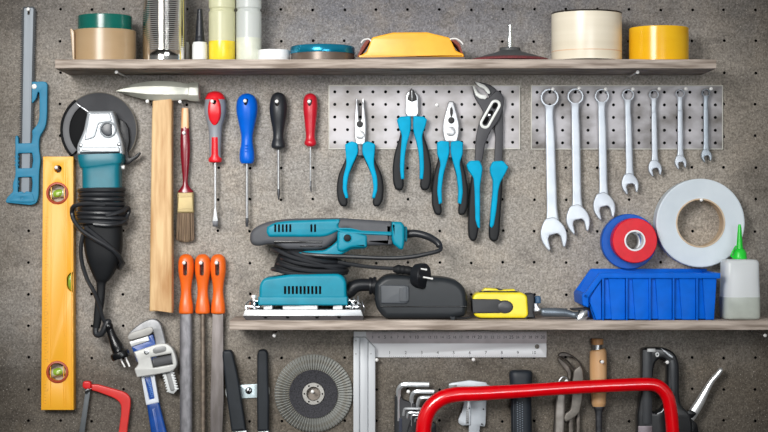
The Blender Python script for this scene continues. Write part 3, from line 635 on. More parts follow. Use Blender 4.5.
# side cutters
cx = 412; t = Thing('side_cutters', 'blue-handled side cutting pliers with short wide head', 'pliers', cx, 104, 0, f=12, group='blue-handled pliers')
t.g().prism(rnd([(409.6, 90.5, .8), (407.2, 92.5, 1), (405.2, 96.5, 1), (405.4, 104), (405, 112), (407, 117), (417, 117), (419, 112), (418.6, 104), (418.8, 96.5, 1), (416.4, 92.5, 1), (414, 90.5, .8), (412, 92)], 2), 5, 12.5, bev=1.2, res=3).part('jaws', HEADM)
t.g().prism(rnd([(411.6, 88), (413.4, 89.6), (416.6, 97), (416.9, 100), (412, 102), (407.3, 100), (407.8, 97), (410.2, 90)], .6), 8, 13.1, bev=.4).part('cutting_edges', mat('cutter_dark', ''))
t.g().prism([(411.75, 88.4), (412.15, 88.4), (412.1, 101.8), (411.8, 101.8)], 13, 13.4, bev=.1).part('blade_line', STEEL)
joint_stub(t, cx, 115, 130)
plier_handles(t, cx, [(401.5, 124), (400, 136), (395, 151), (392.6, 165), (392.8, 182), (395.6, 189.8, 2), (401.6, 190.6, 2), (404.3, 186), (403, 176), (404, 160), (408, 140), (409, 126)],
    [(396.8, 119.6, 1), (400.4, 116.6, 1.5), (410.6, 116, 1.5), (411, 124), (410.4, 133), (407.4, 142), (404.9, 156), (404.2, 170), (404.5, 179, 1), (401, 179.5, 1), (399.8, 168), (400.6, 150), (402, 135, 4), (398.6, 127, 1)])
# combination pliers
cx = 450.2; t = Thing('combination_pliers', 'blue-handled combination pliers with flat tapering nose', 'pliers', cx, 121, 0, f=12, group='blue-handled pliers')
t.g().prism(rnd([(448.8, 101, .6), (453.6, 101, .6), (457, 113), (459.4, 123, 4), (459.4, 134, 4), (457, 142), (445, 142), (442.8, 134, 4), (442.8, 123, 4), (445.5, 113)], 2), 5, 12.8, bev=1.4, res=3).part('jaws', HEADM)
t.g().prism(rnd([(451, 106.5), (452.6, 108.5), (453, 113), (452, 117), (450.8, 117), (449.8, 113), (450, 108.5)], 1), 12.4, 13.2, bev=.2).part('pipe_grip', mat('cutter_dark', ''))
t.g().lathe((451.2, 120.4, 12.4), 'y', [(0, 3.3), (.7, 3.3), (.9, 2.6), (.9, .1)], 24).part('wire_cutter', mat('cutter_dark', ''))
t.g().lathe((450.8, 131.5, 12.2), 'y', [(0, 5), (1.3, 4.8), (1.7, 4), (1.7, .1)], 28).part('pivot', HEADM)
joint_stub(t, cx-.2, 140, 158)
plier_handles(t, cx-.2, [(439, 148), (438, 160), (433.8, 175), (431.6, 190), (432, 206), (435.2, 214.6, 2), (440.4, 215.4, 2), (442.4, 211), (440.4, 202), (441.6, 184), (446.6, 164), (448.6, 150)],
    [(437, 142.5, 1), (441, 140.6, 1.5), (449.2, 141.8, 1.5), (449.6, 152), (447.6, 160), (443.6, 174), (441.6, 190), (442.2, 203, 1), (438.8, 204.5, 1), (437, 192), (438.2, 176), (440.6, 163, 4), (437.2, 154, 1)],
    )
# water pump pliers
t = Thing('water_pump_pliers', 'long adjustable blue-handled pliers with angled toothed jaws', 'pliers', 487, 115, 0, f=12, group='blue-handled pliers')
PG = mat('phosphate_grey', '#3f3f43', .55, .2)
t.g().prism(rnd([(474.4, 82, .5), (478, 81.6), (486, 83), (493, 86), (499, 92), (503.2, 100), (503.4, 130), (502.6, 163), (494.4, 163), (495.6, 138), (494, 118), (489.4, 97), (488, 93), (484, 88.6)], 3), 4.5, 9, bev=.8, res=2).part('upper_jaw_arm', PG)
t.g().prism(rnd([(472.4, 85.6, .5), (475.6, 93, 2), (480.5, 98), (486.5, 98.6), (490, 96.8), (497, 89.6, 3), (503.4, 95, 4), (504, 105, 4), (499.5, 119), (489.5, 133, 4), (484.6, 146), (482, 163), (474.6, 163), (475.8, 138), (478.6, 124), (483.5, 112), (478, 103), (473.6, 96)], 3), 8, 13, bev=.9, res=2).part('lower_jaw_arm', PG)
t.g().prism(rnd([(475, 82.2, .3), (478, 82.2), (484.4, 85, 1), (488.4, 88.8, 1), (490.3, 92.4, .5), (489.4, 94.2, .4), (487.3, 93.6, .4), (484, 88.9), (478.6, 86.8)], 1.2), 8.6, 13.6, bev=.4).part('toothed_jaw', mat('jaw_white_steel', '#dcdeda', .42, .1))
t.g().prism(rnd([(472.2, 86.2, .4), (474.2, 86.4, .5), (478, 92.8), (481.6, 94.8), (486, 95.2, .8), (487, 97.2, .5), (485.2, 99.4, .5), (480, 98.8), (475.8, 95.8, 1)], 1.2), 12.6, 13.8, bev=.4).part('toothed_jaw', mat('jaw_white_steel', ''))
sl = t.g().prism(capsule(495.4, 105, 485, 123.5, 5.3, 10), 12.6, 13.7, holes=[capsule(495.2, 105.3, 485.2, 123.2, 2.9, 10)], bev=.3).part('slot_rim', mat('jaw_white_steel', ''))
for a, b in (((495.4, 105), (494.2, 107)), ((491, 112.4), (490, 114.6)), ((486.9, 118.6), (484.9, 122.6))):
    t.g().prism(capsule(a[0], a[1], b[0], b[1], 2.1, 6), 12.9, 13.3, bev=.1).part('slot_notch', SLOT)
t.g().lathe((489.6, 115.2, 12.9), 'y', [(0, 1.6), (.8, 1.3), (1, .4)], 14).part('pivot_pin', CHROME)
h = t.g().prism(rnd([(472, 172), (470.5, 184), (468.8, 205), (467.9, 228), (469, 238.5, 3), (472.4, 241.6, 2), (476, 240.4, 2), (478.4, 232), (479.4, 215), (479.4, 190), (480.6, 172)], 5), 4, 14, bev=2.4, res=4).part('handle', DGRIP)
t.g().prism(rnd([(466.4, 165, 1), (469.6, 160.6, 2), (479.6, 160.6, 2), (482.6, 168, 2), (481.6, 176), (480, 186), (480, 214), (480, 228.6, 1), (477.6, 227.5, 1), (475.2, 220), (474.4, 190), (473.4, 178, 2), (468, 170, 1)], 3), 3.4, 15.2, bev=1.6, res=4).part('grip_inlay', HBLUE, parent=h)
h = t.g().prism(rnd([(503, 172), (502.4, 190), (500.6, 215), (499.6, 234), (497.4, 240.6, 2), (493, 242, 2), (489.4, 239, 2), (488.6, 230), (490.8, 212), (493, 190), (494, 172)], 5), 4, 14, bev=2.4, res=4).part('handle', DGRIP)
t.g().prism(rnd([(489.8, 168, 1.5), (492.6, 161.4, 2), (502.8, 160.6, 2), (508.4, 167, 1), (505, 174, 3), (500.4, 182), (498.4, 190), (496.4, 210), (494, 225, 1), (491.6, 228.4, 1), (489.6, 226, 1), (490.6, 212), (492.6, 192), (493, 180), (490.4, 174)], 3), 3.4, 15.2, bev=1.6, res=4).part('grip_inlay', HBLUE, parent=h)
nail(436.8, 104.8, '', 3.6, label='small zinc bolt head on the plate between side cutters and combination pliers')

# ================================================================ WRENCHES
def wrench(rx, ry, R, sw0, bx, by, hx, hy, HR, sw1, what, m, a=13, no=0):
    t = Thing('combination_wrench', what, 'wrench', rx, ry, 0, f=10, group='seven combination wrenches')
    prof = []; ri = R*.80
    g = t.g(); d0, d1 = 5.2, 11.0
    g.lathe((rx, ry, 0), 'y', [(d0, ri), (d0, R-.4), (d0+.8, R), (d1-.8, R), (d1, R-.5), (d1, ri+.1)], 48, closed=True)
    g.part('ring_end', m)
    y0 = ry + R*.93; path = [(rx-.15, y0-1, 9, sw0*1.25, 2.6), (rx-.1, y0+4, 8.6, sw0*1.0, 2.3), (rx, y0+12, 8.4, sw0*.97, 2.1)]
    for f in (.25, .5, .75, .93): path.append((rx+(bx-rx)*f, y0+(by-y0)*f, 8.2, sw0+(sw1-sw0)*f, 2.0))
    path.append((bx+(hx-bx)*.4, by+(hy-by)*.4, 8.2, sw1*1.25, 2.2))
    t.g().sweep(path, e=4.5, n=28, sub=5).part('shank', m)
    # open end
    ca, sa = math.cos(math.radians(a)), math.sin(math.radians(a))
    def W(x, y): return (hx + HR*(x*ca + y*sa), hy + HR*(-x*sa + y*ca))
    left = [(-.35, -1.32), (-.62, -.98), (-.9, -.52), (-1.0, 0), (-.93, .45), (-.74, .9), (-.6, 1.1)]
    inner = [(-.47, .98), (-.47, .2), (-.3, -.04), (.3, -.04), (.47, .2), (.47, .98)]
    pl = [W(*p) for p in left] + [W(*p) for p in inner] + [W(-p[0], p[1]) for p in left[::-1]]
    n = len(left); rr = [2.5]*(n-1) + [.5, .5] + [.8]*4 + [.5, .5] + [2.5]*(n-1)
    pl = [(p[0], p[1], r*HR/9) for p, r in zip(pl, rr)]
    t.g().prism(rnd(pl, 1.5, 6), 5.6, 11.4, bev=min(1.0, HR*.1), res=3).part('open_end', m)
    return t
LBL = ['largest combination wrench, first from the left', 'second largest wrench, hanging between the largest and third wrench', 'third wrench from the left with its open end above the blue tape',
       'middle wrench of the seven, fourth from the left', 'fifth wrench from the left, short with a thin shank', 'second smallest wrench, sixth from the left', 'smallest and dullest wrench at the right end of the row']
WD = [(549.6, 97.6, 9.3, 4.3, 552.3, 216, 553.7, 235, 13.4, 5.4), (575.4, 96.4, 8.3, 4.1, 577.2, 203, 578, 220.2, 12.0, 4.6), (601.9, 96, 7.4, 3.9, 603.6, 193, 604.2, 207, 11.2, 4.2),
      (628, 95, 6.2, 3.1, 629.8, 173, 630, 184.4, 8.6, 3.7), (654, 94.6, 5.0, 2.6, 655, 158, 655, 168.6, 6.7, 3.0), (680.2, 93.6, 4.6, 2.5, 680.6, 153, 680.6, 162.4, 5.8, 2.8), (706, 93, 4.2, 2.4, 706.4, 147, 706.4, 156, 5.3, 2.7)]
SAT2 = mat('satin_chrome_dull', '#9ba4ad', .42, .6)
for i, w in enumerate(WD): wrench(*w, LBL[i], SAT2 if i == 6 else SATIN)
for (x, y), w in zip([(552.4, 90), (578.4, 89), (604.8, 90), (632, 89.8), (658.2, 89.6), (684.6, 89.6), (709.6, 89.6)], ['largest wrench', 'second largest wrench', 'third wrench from the left', 'fourth wrench from the left', 'fifth wrench from the left', 'second smallest wrench', 'smallest wrench']):
    nail(x-.6, y, 'inside the ring of the ' + w, 15, up=3.6)

# ================================================================ HANGING TAPE ROLLS
def disc_roll(label, cx, cy, r, ri, d0, d1, m, core, f, wind=0):
    t = Thing('electrical_tape' if r < 30 else 'duct_tape', label, 'tape', cx, cy-ri, 0, f=f, group='tape rolls')
    P = [(d0, ri), (d0, r-.6), (d0+.5, r), (d1-.8, r), (d1-.1, r-.7)]
    if wind:
        for k in range(wind): q = r-1.4-(r-ri-2)*k/wind; P += [(d1, q), (d1-.1, q-.35)]
    P += [(d1, ri+.05)]
    t.g().lathe((cx, cy, 0), 'y', P, 90, closed=True).part('tape', m, smooth=40)
    t.g().lathe((cx, cy, 0), 'y', [(d0, ri-1.5), (d0, ri+.1), (d1+.15, ri+.1), (d1+.3, ri-.3), (d1+.3, ri-1.2), (d1, ri-1.5)], 64, closed=True).part('core', core)
    return t
disc_roll('big silver-grey duct tape roll hanging above the glue bottle', 700.6, 223, 44.3, 24.6, .3, 22, mat('duct_tape_grey', '#d6e0e7', .5, col2='#cbd6de', scale=20), mat('tan_core', '#d6c3ab', .8, col2='#c4ab8c', scale=50), 22, wind=9)
nail(697.8, 200, 'inside the duct tape core', 24, up=1)
disc_roll('blue tape roll hanging directly behind the smaller red roll', 629.2, 241.6, 27.6, 11, .3, 14, mat('blue_tape_film', '#0258bb', .4, spec=.2), WHITEP, 14)
disc_roll('red electrical tape roll hanging in front of the blue roll', 635, 240.6, 22.4, 10.4, 14.3, 33, mat('red_tape_film', '#dd0822', .35, spec=.2), WHITEP, 33)
nail(634, 231.6, 'inside the red and blue tape rolls', 30, up=1)

# ================================================================ LOWER SHELF
c = 44; yb = base_y(1, c)
t = Thing('finishing_sander', 'teal orbital sander standing on its silver plate with its cord wrapped round', 'sander', 304, yb, 0, f=58)
def on(y): return y
g = t.g(); g.prism(rnd([(245.5, 310.5, .5), (247, 309, .5), (361, 309, .5), (363.6, 315.4, .5), (243.8, 315.4, .5)], 1), 14, 72, bev=.5); g.part('base_plate', mat('plate_aluminium', '#b4b6b8', .38, .6))
g = t.g(); g.prism(rnd([(244, 315.6), (364, 315.6), (363.2, 319.4), (247, 319.4)], .8), 14, 71, bev=.4); pad = g.part('rubber_pad', mat('pad_rubber', '#3e3a3c', .8))
g = t.g()
for x in (266.4, 288.4, 317.6, 339.4): g.prism(rnd([(x-1.8, 315.4), (x+1.8, 315.4), (x+1.4, 317.6), (x-1.4, 317.6)], .6), 70, 71.6, bev=.1)
g.part('dust_holes', SLOT, parent=pad)
g = t.g()
for x0, x1 in ((264, 273), (283, 318), (333, 343)): g.box(x0, 303, x1, 309.2, 24, 66, 1, r=1.5)
g.part('pad_mounts', mat('mount_pale', '#d8dadb', .4, .4))
g = t.g(); g.prism(rnd([(260, 304.6, 1), (260, 284.5, 5), (264.5, 277.4, 5), (276, 276.4, 8), (290, 274, 8), (341, 273.4, 6), (346.4, 280, 5), (347.2, 304.6, 1)], 3), 18, 70, bev=3.4, res=5)
hs = g.part('motor_housing', TEAL)
t.g().prism(rnd([(259.2, 296), (347.8, 296), (348, 304.8), (259.2, 304.8)], 1), 17.4, 70.8, bev=1.2, res=3).part('housing_skirt', TEAL)
g = t.g()
for k in range(10): g.box(284.7+3.86*k, 285.6, 286.9+3.86*k, 293.4, 69, 70.3, .1)
g.part('vent_slots', SLOT, parent=hs)
# clamps
for x0, s_ in ((254, 1), (353, -1)):
    g = t.g(); g.box(x0-7, 305.5, x0+6, 307.3, 26, 66, .3).box(x0-5, 300, x0+4.5, 301.6, 30, 64, .3)
    g.lathe((x0-.5, 309, 50), 'z', [(0, 4.6), (3, 4.6), (3.4, 3.8), (3.8, 4.6), (7, 4.4), (7.2, 2)], 20)
    g.tube([(x0-7*s_, 309, 66), (x0-7.6*s_, 304, 66), (x0-3*s_, 300, 66), (x0, 301, 66)], .7, n=8)
    g.part('paper_clamp', CHROME)
g = t.g(); g.lathe((253.2, 301, 50), 'z', [(0, 1.5), (3, 1.5), (3, 2.8), (5.4, 2.8), (5.8, 2)], 6); g.part('clamp_bolt', NAILM)
g = t.g()
for a, b in (((347, 297), (358, 309)), ((354, 298), (350, 309)), ((358, 296), (356, 309)), ((362, 302), (364, 311))): g.tube([(a[0], a[1], 62), ((a[0]+b[0])/2+1, (a[1]+b[1])/2, 65), (b[0], b[1], 63)], .9, n=8, sub=3)
g.part('clamp_spring', STEEL)
# neck between base and handle
t.g().sweep([(318, 247, 44, 20, 12), (316, 256, 44, 22, 14), (310, 266, 44, 34, 17), (308, 275, 44, 36, 20)], e=3, n=28, sub=4).part('neck', BLACKR)
g = t.g(); g.prism(rnd([(294, 253.2, .5), (306, 251, 1), (324, 250.4, 3), (330, 247, 3), (337, 241, 2), (338, 231, 2), (368, 231, 2), (368, 243, 3), (366, 248.6, 2), (352, 249, 3), (341, 255, 3), (336, 257, 2), (296, 255, 1)], 2), 30, 60, bev=2.4, res=4); nk = g.part('lower_shell', TEAL)
# dark main body of the top handle
g = t.g(); g.prism(rnd([(249.6, 240, 4), (250.4, 232, 4), (256, 226.6, 6), (268, 221.4, 8), (288, 218.6, 8), (339, 218, 2), (392, 221.4, 1), (393, 245.2, 1), (367, 245.8, 1), (358, 236, 2), (346, 229, 4), (338, 234, 2), (336.6, 239, 3), (327, 247.4, 4), (318, 249.8, 4), (285, 249.6, 4), (276, 244.6, 4), (267, 244, 4), (259, 246.4, 4), (252, 245, 4)], 3), 26, 62, bev=5, res=5); bd = g.part('handle_grip', GRIP)
g = t.g(); g.box(274, 240.6, 323, 243.4, 60.5, 62.2, .4, r=1.2).box(300, 245.5, 322, 246.6, 60.5, 62.1, .2, r=.5); g.part('shadow_gap', BLACKG, parent=bd)
g = t.g(); g.prism(rnd([(267.4, 226.6, 1), (275, 222.4, 4), (290, 220.6, 6), (336, 219, 2), (340.4, 219.2, 1), (338.4, 227, 2), (344, 229.6, 3), (392, 231.6, 1), (392.5, 236, 1), (366, 235, 1), (350, 231, 4), (338, 231, 3), (331, 235, 5), (323, 237.2, 5), (269, 237.2, 2), (266.4, 232, 2)], 2), 24, 64, bev=3.2, res=5); ts = g.part('top_shell', TEAL)
g = t.g()
for x in (275.6, 279.4, 283.2, 286.9, 290.6): g.box(x-1, 224.2, x+1, 232, 63, 64.3, .15, r=.7)
g.part('vent_slots', SLOT, parent=ts)
for x in (311.6, 315.3): t.g().box(x-1, 224.2, x+1, 232, 63, 64.3, .15, r=.7).part('vent_slot', SLOT, parent=ts)
g = t.g(); g.prism(rnd([(337.6, 231, 2), (352, 230, 4), (367.4, 235.4, 2), (367, 247.4, 1), (352, 247.4, 3), (342, 252, 3), (337, 250, 3)], 3), 26, 63.5, bev=2.6, res=4); g.part('side_shell', TEAL)
t.g().lathe((347.6, 238, 63), 'y', [(0, 3.8), (0, 4.9), (.8, 4.8), (1, 4), (.6, 3.6)], 28, closed=True).part('button_ring', TEAL)
t.g().lathe((347.6, 238, 63), 'y', [(0, 3.7), (.8, 3.6), (1.3, 2.6), (1.3, .1)], 24).part('switch_button', BLACKR)
g = t.g(); g.prism(rnd([(391.6, 221.6, 1), (401.4, 221.8, 2), (404.6, 226, 2), (404.6, 243, 3), (403, 249.4, 1), (399.6, 249.4, 1), (393, 244, 2), (391.4, 238, 2)], 2), 25, 63, bev=3, res=4); g.box(404, 226.4, 407.4, 242, 32, 56, 2, r=3); g.part('end_cap', TEAL)
# cords
CR = 2.15
t.g().tube([(406, 234.6, 44), (416, 233.6, 46), (428, 236.6, 50), (437, 242, 56), (439.6, 246, 58)], 4.2, n=12, sub=6, r2=3.2).part('cord_sleeve', CORD)
t.g().tube([(437, 243, 56), (440.5, 246.8, 60), (439, 250.4, 64), (428, 253.4, 66), (408, 257, 67), (384, 257.8, 67), (350, 256.4, 67), (322, 255.4, 67), (302, 253.8, 62)], CR, n=9).part('cord', CORD)
for i, (xa, ya, xb, yb_, dd) in enumerate([(271, 249.5, 345, 268.5, 0), (279, 258.5, 349, 266, 1), (276, 264, 347, 271, 0), (271.5, 269.5, 346, 273, 1), (286, 252, 340, 262, 1)]):
    m_ = (xa+xb)/2
    t.g().tube([(m_, (ya+yb_)/2-1, 26), (xa+6, ya+.4, 30), (xa, ya, 44), (xa+6, ya+.6, 60), (xa+20, ya+3.0+(yb_-ya)*.2, 66-dd), (m_+4, (ya+yb_)/2+3.2, 66.8-dd), (xb-10, yb_+.2, 62-dd), (xb, yb_, 50), (xb-5, yb_-1, 32)], CR, n=9, sub=5).part('cord', CORD)
t.g().tube([(338, 262, 60), (352, 264.4, 62), (372, 267, 64), (388, 268, 66), (398, 268.6, 68)], 1.9, n=9).part('cord', CORD)
pl = t.g().sweep([(393, 269, 70, 2.6, 2.6), (397, 269, 70, 4.4, 4.4), (399, 269, 70, 4.7, 4.7), (401, 269.2, 70, 4.1, 4.1), (403, 269.4, 70, 4.7, 4.7), (405, 269.6, 70, 4.1, 4.1), (408, 270, 70, 4.4, 4.4), (411, 270.6, 70, 4, 4), (415, 272, 70, 5.2, 5)], n=20, sub=3).part('plug_neck', BLACKR)
pl = t.g().lathe((417.6, 275, 68), (1, .12, .65), [(-3, 7), (-2, 11.5), (2, 12.6), (7, 12.8), (8, 12), (8.2, .1)], 32).part('plug', BLACKP)
for a, b in (((417, 267.6, 76), (425.6, 268.9, 82)), ((423, 276.5, 76), (431.4, 277.8, 82))): t.g().tube([a, b], .85, n=10, sub=1).ball(b, 1.1).part('plug_pin', NAILM, parent=pl)
# dust extraction elbow and dust box
t.g().tube([(343, 294, 46), (349, 292, 46), (354, 287.4, 46), (361, 285.4, 46), (372, 285.4, 46)], 7.0, n=20, sub=5, r2=6.2).part('dust_elbow', BLACKP)
t.g().lathe((369, 286.4, 46), 'x', [(0, 6), (0, 8.6), (2.4, 8.8), (2.8, 7.8), (4, 7.8), (4.2, 9), (7.4, 9), (7.6, 6)], 32).part('elbow_collar', BLACKP)
DB = mat('dust_box_grey', '#25292d', .42, spec=.3, bump=.05)
g = t.g(); g.prism(rnd([(374.6, 300, 3), (375, 283.6, 3), (381, 278, 3), (387, 274.6, 5), (400, 274.4, 6), (447, 277.6, 8), (459, 281.4, 7), (466, 290.4, 7), (467.4, 303, 6), (465.6, 315.6, 4), (452, 318.4, 1), (385, 318.2, 3), (377, 309, 4)], 3), 14, 68, bev=6, res=6); db = g.part('dust_box', DB)
t.g().prism(rnd([(380.4, 284.6), (404.6, 284.8), (408.8, 286), (409, 301, 3), (405, 303.4, 2), (381, 303)], 1.2), 60, 69.6, bev=1, res=3).part('dust_box_latch', mat('latch_grey', '#41464c', .4))
t.g().box(399.6, 286.4, 407, 301.4, 69, 70.4, .4, r=1).part('latch_ridge', mat('latch_grey', ''))
t.g().prism(rnd([(380, 305.4), (466, 305.4), (465, 306.6), (380, 306.6)], .4), 66, 68.6, bev=.2).part('box_seam', BLACKG)
t.g().prism(rnd([(449, 316), (455, 316), (454, 320.0), (451, 320.0)], .6), 62, 70, bev=.3).part('box_foot', DB)
g = t.g(); g.sweep([(455, 317.6, 66, .8, .8), (466, 317.4, 66, .9, 1.2), (474, 315.6, 66, .5, .8)], sub=3, n=10); g.part('box_tab', BLACKP)

# tape measure
c = 44; yb = base_y(1, c); t = Thing('tape_measure', 'yellow and black retractable tape measure beside the sander dust box', 'tape measure', 502, yb, 0, f=60)
TY = mat('measure_yellow', '#f1dd28', .35)
g = t.g(); g.prism(rnd([(472.6, 297.6, 3), (475.6, 293.6, 3), (481, 292.4, 3), (522.6, 292.6, 3), (527.4, 296.2, 2.5), (528.6, 315, 2), (526, 318.3, 2), (480, 318.3, 3), (474, 315.6, 3)], 2), 30, 58, bev=2.2, res=4); g.part('case', TY)
g = t.g(); g.prism(rnd([(471.9, 299, 1), (498, 299.2, 1), (503, 302, 4), (503, 311.4, 4), (500, 313.2, 1), (472.8, 313.4, 1)], 1), 28, 59.2, bev=1, res=3); g.part('rubber_band', mat('measure_dark', '#26282c', .55))
t.g().lathe((505, 307, 58), 'y', [(-1, 8.4), (.6, 8.2), (1.2, 7.6), (1.3, .1)], 36, sy=.8).part('side_medallion', mat('measure_dark', ''))
t.g().prism(circ(505, 307, 7, 32, 5.4), 59, 59.9, bev=.3).part('medallion_face', mat('medallion_grey', '#3a3c41', .4))
t.g().prism(rnd([(478, 293.6), (483, 291.4), (516, 291.2), (520, 292.8), (519, 293.8), (480, 294.2)], 1), 32, 56, bev=.5).part('top_trim', BLACKP)
t.g().prism(rnd([(482, 291.6), (485.6, 288.4, 1), (497, 289, 1), (500.4, 290.2, 1), (515, 289.4, 1), (516.4, 291.6)], .8), 36, 54, bev=.8).part('brake_button', TY)
t.g().prism(rnd([(496.4, 288.2), (503.8, 290.2), (499, 290.6)], .5), 38, 54.6, bev=.2).part('button_catch', BLACKP)
t.g().prism(rnd([(526.6, 294), (534.4, 293.6, 2), (535, 301), (533.6, 312), (535.6, 318.8), (524, 318.8), (528.6, 315)], 1.6), 32, 57, bev=1.4, res=3).part('mouth_guard', mat('measure_dark', ''))
t.g().prism(rnd([(534, 303.6), (537.4, 303.4), (539.4, 308), (542, 309.6), (541.6, 312), (534.4, 312.4)], 1), 38, 52, bev=.5).part('end_hook', STEEL)
t.g().box(535.6, 296.6, 541.6, 303.9, 40, 52, .8, r=1.2).part('hook_magnet', mat('petrol_blue', '#1c4f74', .35))

# ratchet wrench lying on the shelf
c = 60; yb = base_y(1, c); t = Thing('ratchet_wrench', 'chrome ratchet wrench lying between tape measure and blue bin', 'wrench', 565, yb, 0, f=66)
t.g().sweep([(541, 312.6, 60, 1.8, 2), (543.4, 312.5, 60, 4, 4), (556, 312.7, 60, 4.4, 4.6), (566, 313.4, 60, 3.8, 4), (574, 315, 60, 3.2, 3.8), (578, 315.6, 62, 4, 5)], n=20, sub=4, e=2.5).part('handle', mat('knurled_steel', '#6f7983', .4, .6))
g = t.g()
for k in range(18): g.lathe((544+k*1.35, 312.7, 60), 'x', [(0, 4), (.15, 4.65), (.55, 4.65), (.7, 4)], 16)
g.part('knurling', mat('knurled_steel', ''))
t.g().lathe((582, 317.2-1.2, 64), (.15, 0, 1), [(-7, 6), (-6, 8), (4, 8.2), (5.4, 7.4), (6, 5), (6, .1)], 30, sy=.6).part('ratchet_head', mat('ratchet_chrome', '#d7dade', .2, .95))
t.g().prism(rnd([(571, 308.6), (590, 308), (590.6, 311), (572, 310.8)], 1), 50, 64, bev=.5).part('direction_lever', BLACKP)

# blue storage bin
t = Thing('storage_bin', 'blue plastic open-fronted parts bin with a sloping lip', 'bin', 650, base_y(1, 44), 0, f=70)
yb = 216 + (base_y(1, 44)-216)*(1-44*S/D)/t.K*S - .1; near = 72; far = 6
BL = BLUE
fars = rnd([(583, 299, .5), (598.6, 272.4, 1), (716.4, 272.4, .5), (713.4, yb, 1), (594.8, yb, 1), (588.4, 302, 1)], 1)
side = rnd([(589, 297.4, .5), (600.6, 277.8, 1), (716.4, 277.8, .5), (713.4, yb, 1), (594.8, yb, 1), (588.4, 302, 1)], 1)
for nm, d0, d1 in (('side_panel', near-1.2, near), ('side_panel', far, far+1.2)): t.g().prism(side if d0 > 30 else fars, d0, d1, bev=.3).part(nm, BL)
t.g().prism([(713.2, 277), (716.4, 277), (713.4, yb), (710.4, yb)], far, near, bev=.3).part('back_panel', BL)
t.g().box(594.4, yb-1.4, 713, yb, far, near, .3).part('bin_floor', BL)
t.g().prism(rnd([(582, 293.4), (585, 293), (585.6, 302), (591, 302.6), (596.4, yb), (594.6, yb), (589, 304.4), (582, 305)], .6), far, near, bev=.4).part('front_lip', BL)
rim = [(581.8, 296.6, 1), (598.6, 272.9, 1.5), (719.4, 272.9, .6), (718.6, 278.4, .6), (601.6, 278.2, 1.5), (586.4, 299, 1)]
t.g().prism(rnd(rim, 1), near-1, near+4.5, bev=.7, res=3).part('rim', BL)
t.g().prism(rnd([(x, y-2.2, r) for x, y, r in rim], 1), far-4, far+1, bev=.7, res=3).part('rim', BL)
t.g().box(713.6, 272.9, 719.4, 278, far-3, near+4, .6).part('rim', BL)
t.g().prism(rnd([(581.2, 294.6, 1.5), (583.6, 292.4, 1), (588, 294.6, 1), (587.8, 307.4, 1), (582, 305, 1.5)], 1), far-4, near+4.5, bev=1, res=3).part('lip_roll', BL)
for k, x in enumerate((602.3, 626.0, 649.0, 672.6, 696.0)):
    t.g().prism([(x-.9, 278), (x+.9, 278), (x+.8, yb+.05), (x-.8, yb+.05)], near-.5, near+4.2, bev=.3).part('rib', BL)
    x1 = x+22.4 if k < 4 else 716
    t.g().prism(rnd([(x+5.4, 278), (x1, 278), (x1-.3 if k < 4 else 713.2, yb-.3), (x+8.8, yb-.3)], .3), near-.4, near+2.2, bev=.5).part('side_rib_panel', BL)
t.g().prism(rnd([(590, 297.6), (600.8, 279), (600.8, yb-.3), (595.6, yb-.3), (589.6, 303)], .3), near-.4, near+2.2, bev=.5).part('side_rib_panel', BL)

# glue bottle with green nozzle
c = 54; yb = base_y(1, c); t = Thing('glue_bottle', 'translucent white glue bottle with bright green nozzle', 'bottle', 739.5, yb, 0, f=64)
g = t.g(48); R = []
def sq(y, hw, hd, e=5, n=40):
    o = []
    for k in range(n):
        a = 2*PI*k/n; cc, q = math.cos(a), math.sin(a)
        o.append(t.v(739.6+(hw-.8)*math.copysign(abs(cc)**(2/e), cc), y, 48+hd*math.copysign(abs(q)**(2/e), q)))
    return o
g.rings([sq(yb, 17.4, 14), sq(yb-1, 18.8, 16), sq(yb-3, 19.4, 17), sq(297, 19.3, 17), sq(277, 18.5, 16.4), sq(263, 18.3, 16), sq(261, 17.6, 15.4), sq(259.6, 16, 14), sq(259, 5, 5), sq(256.5, 4.6, 4.6)])
g.part('bottle_body', translucent('milky_plastic', '#f6fafc', .14, .28), smooth=40)
g = t.g(48); g.rings([sq(yb-.4, 18, 15), sq(yb-1, 18.9, 16.1), sq(yb-3, 19.5, 17.1), sq(296.6, 19.4, 17.1), sq(296.4, 18, 15.8)]); g.part('liquid', mat('milky_liquid', '#b9c0b8', .3))
GN = mat('green_nozzle', '#1fd336', .32)
t.g(48).lathe((739.6, 259, 48), 'z', [(.2, 4), (.2, 7), (1.4, 7.2), (2.4, 7), (6.5, 6.6), (9, 5.4), (10.4, 3.4), (20, 2.6), (31.5, 1.8), (34.6, 1.2), (34.8, .2)], 32).part('nozzle', GN)
g = t.g(48); g.tube([(733.6, 257, 50), (730.5, 255.6, 51), (733, 250, 51), (735.5, 246, 50)], .9, n=8); g.part('cap_strap', GN)

# ================================================================ BOTTOM: FILES
OR = ORANGE
def file_tool(cx, label, blade, nail_what):
    t = Thing('file', label, 'file', cx, 254, 0, f=10, group='orange-handled files')
    P = [(254, .5), (254.6, 3.4), (257, 6.2), (261, 7.6), (267, 7.9), (274, 7.4), (282, 6), (290, 5.2), (297, 5.6), (304, 6.8), (309, 7.2), (312.4, 7.2), (313.6, 6.4)]
    h = t.g().sweep([(cx, y, 9, w, w*.82) for y, w in P], n=28, sub=4, e=2.2).part('handle', OR)
    cut(h, t, [(capsule(cx-.4, 263, cx-.4, 273.4, 2.1, 8), -5, 40)])
    blade(t); nail(cx-.3, 262.4, nail_what, 19)
FM = mat('file_steel', '#8d8c90', .45, .6, col2='#747377', scale=200, stretch=(1, 1, .4))
FM2 = mat('file_steel_rusty', '#8a7d70', .5, .5, col2='#6d6258', scale=120)
def b1(t): t.g().sweep([(185.9, 312, 9, 6.1, 2.6), (185.9, 320, 9, 6.3, 2.8), (186, 440, 9, 6.2, 2.8), (186, 470, 9, 5.6, 2.4)], e=2.4, n=24, sub=3).part('blade', FM)
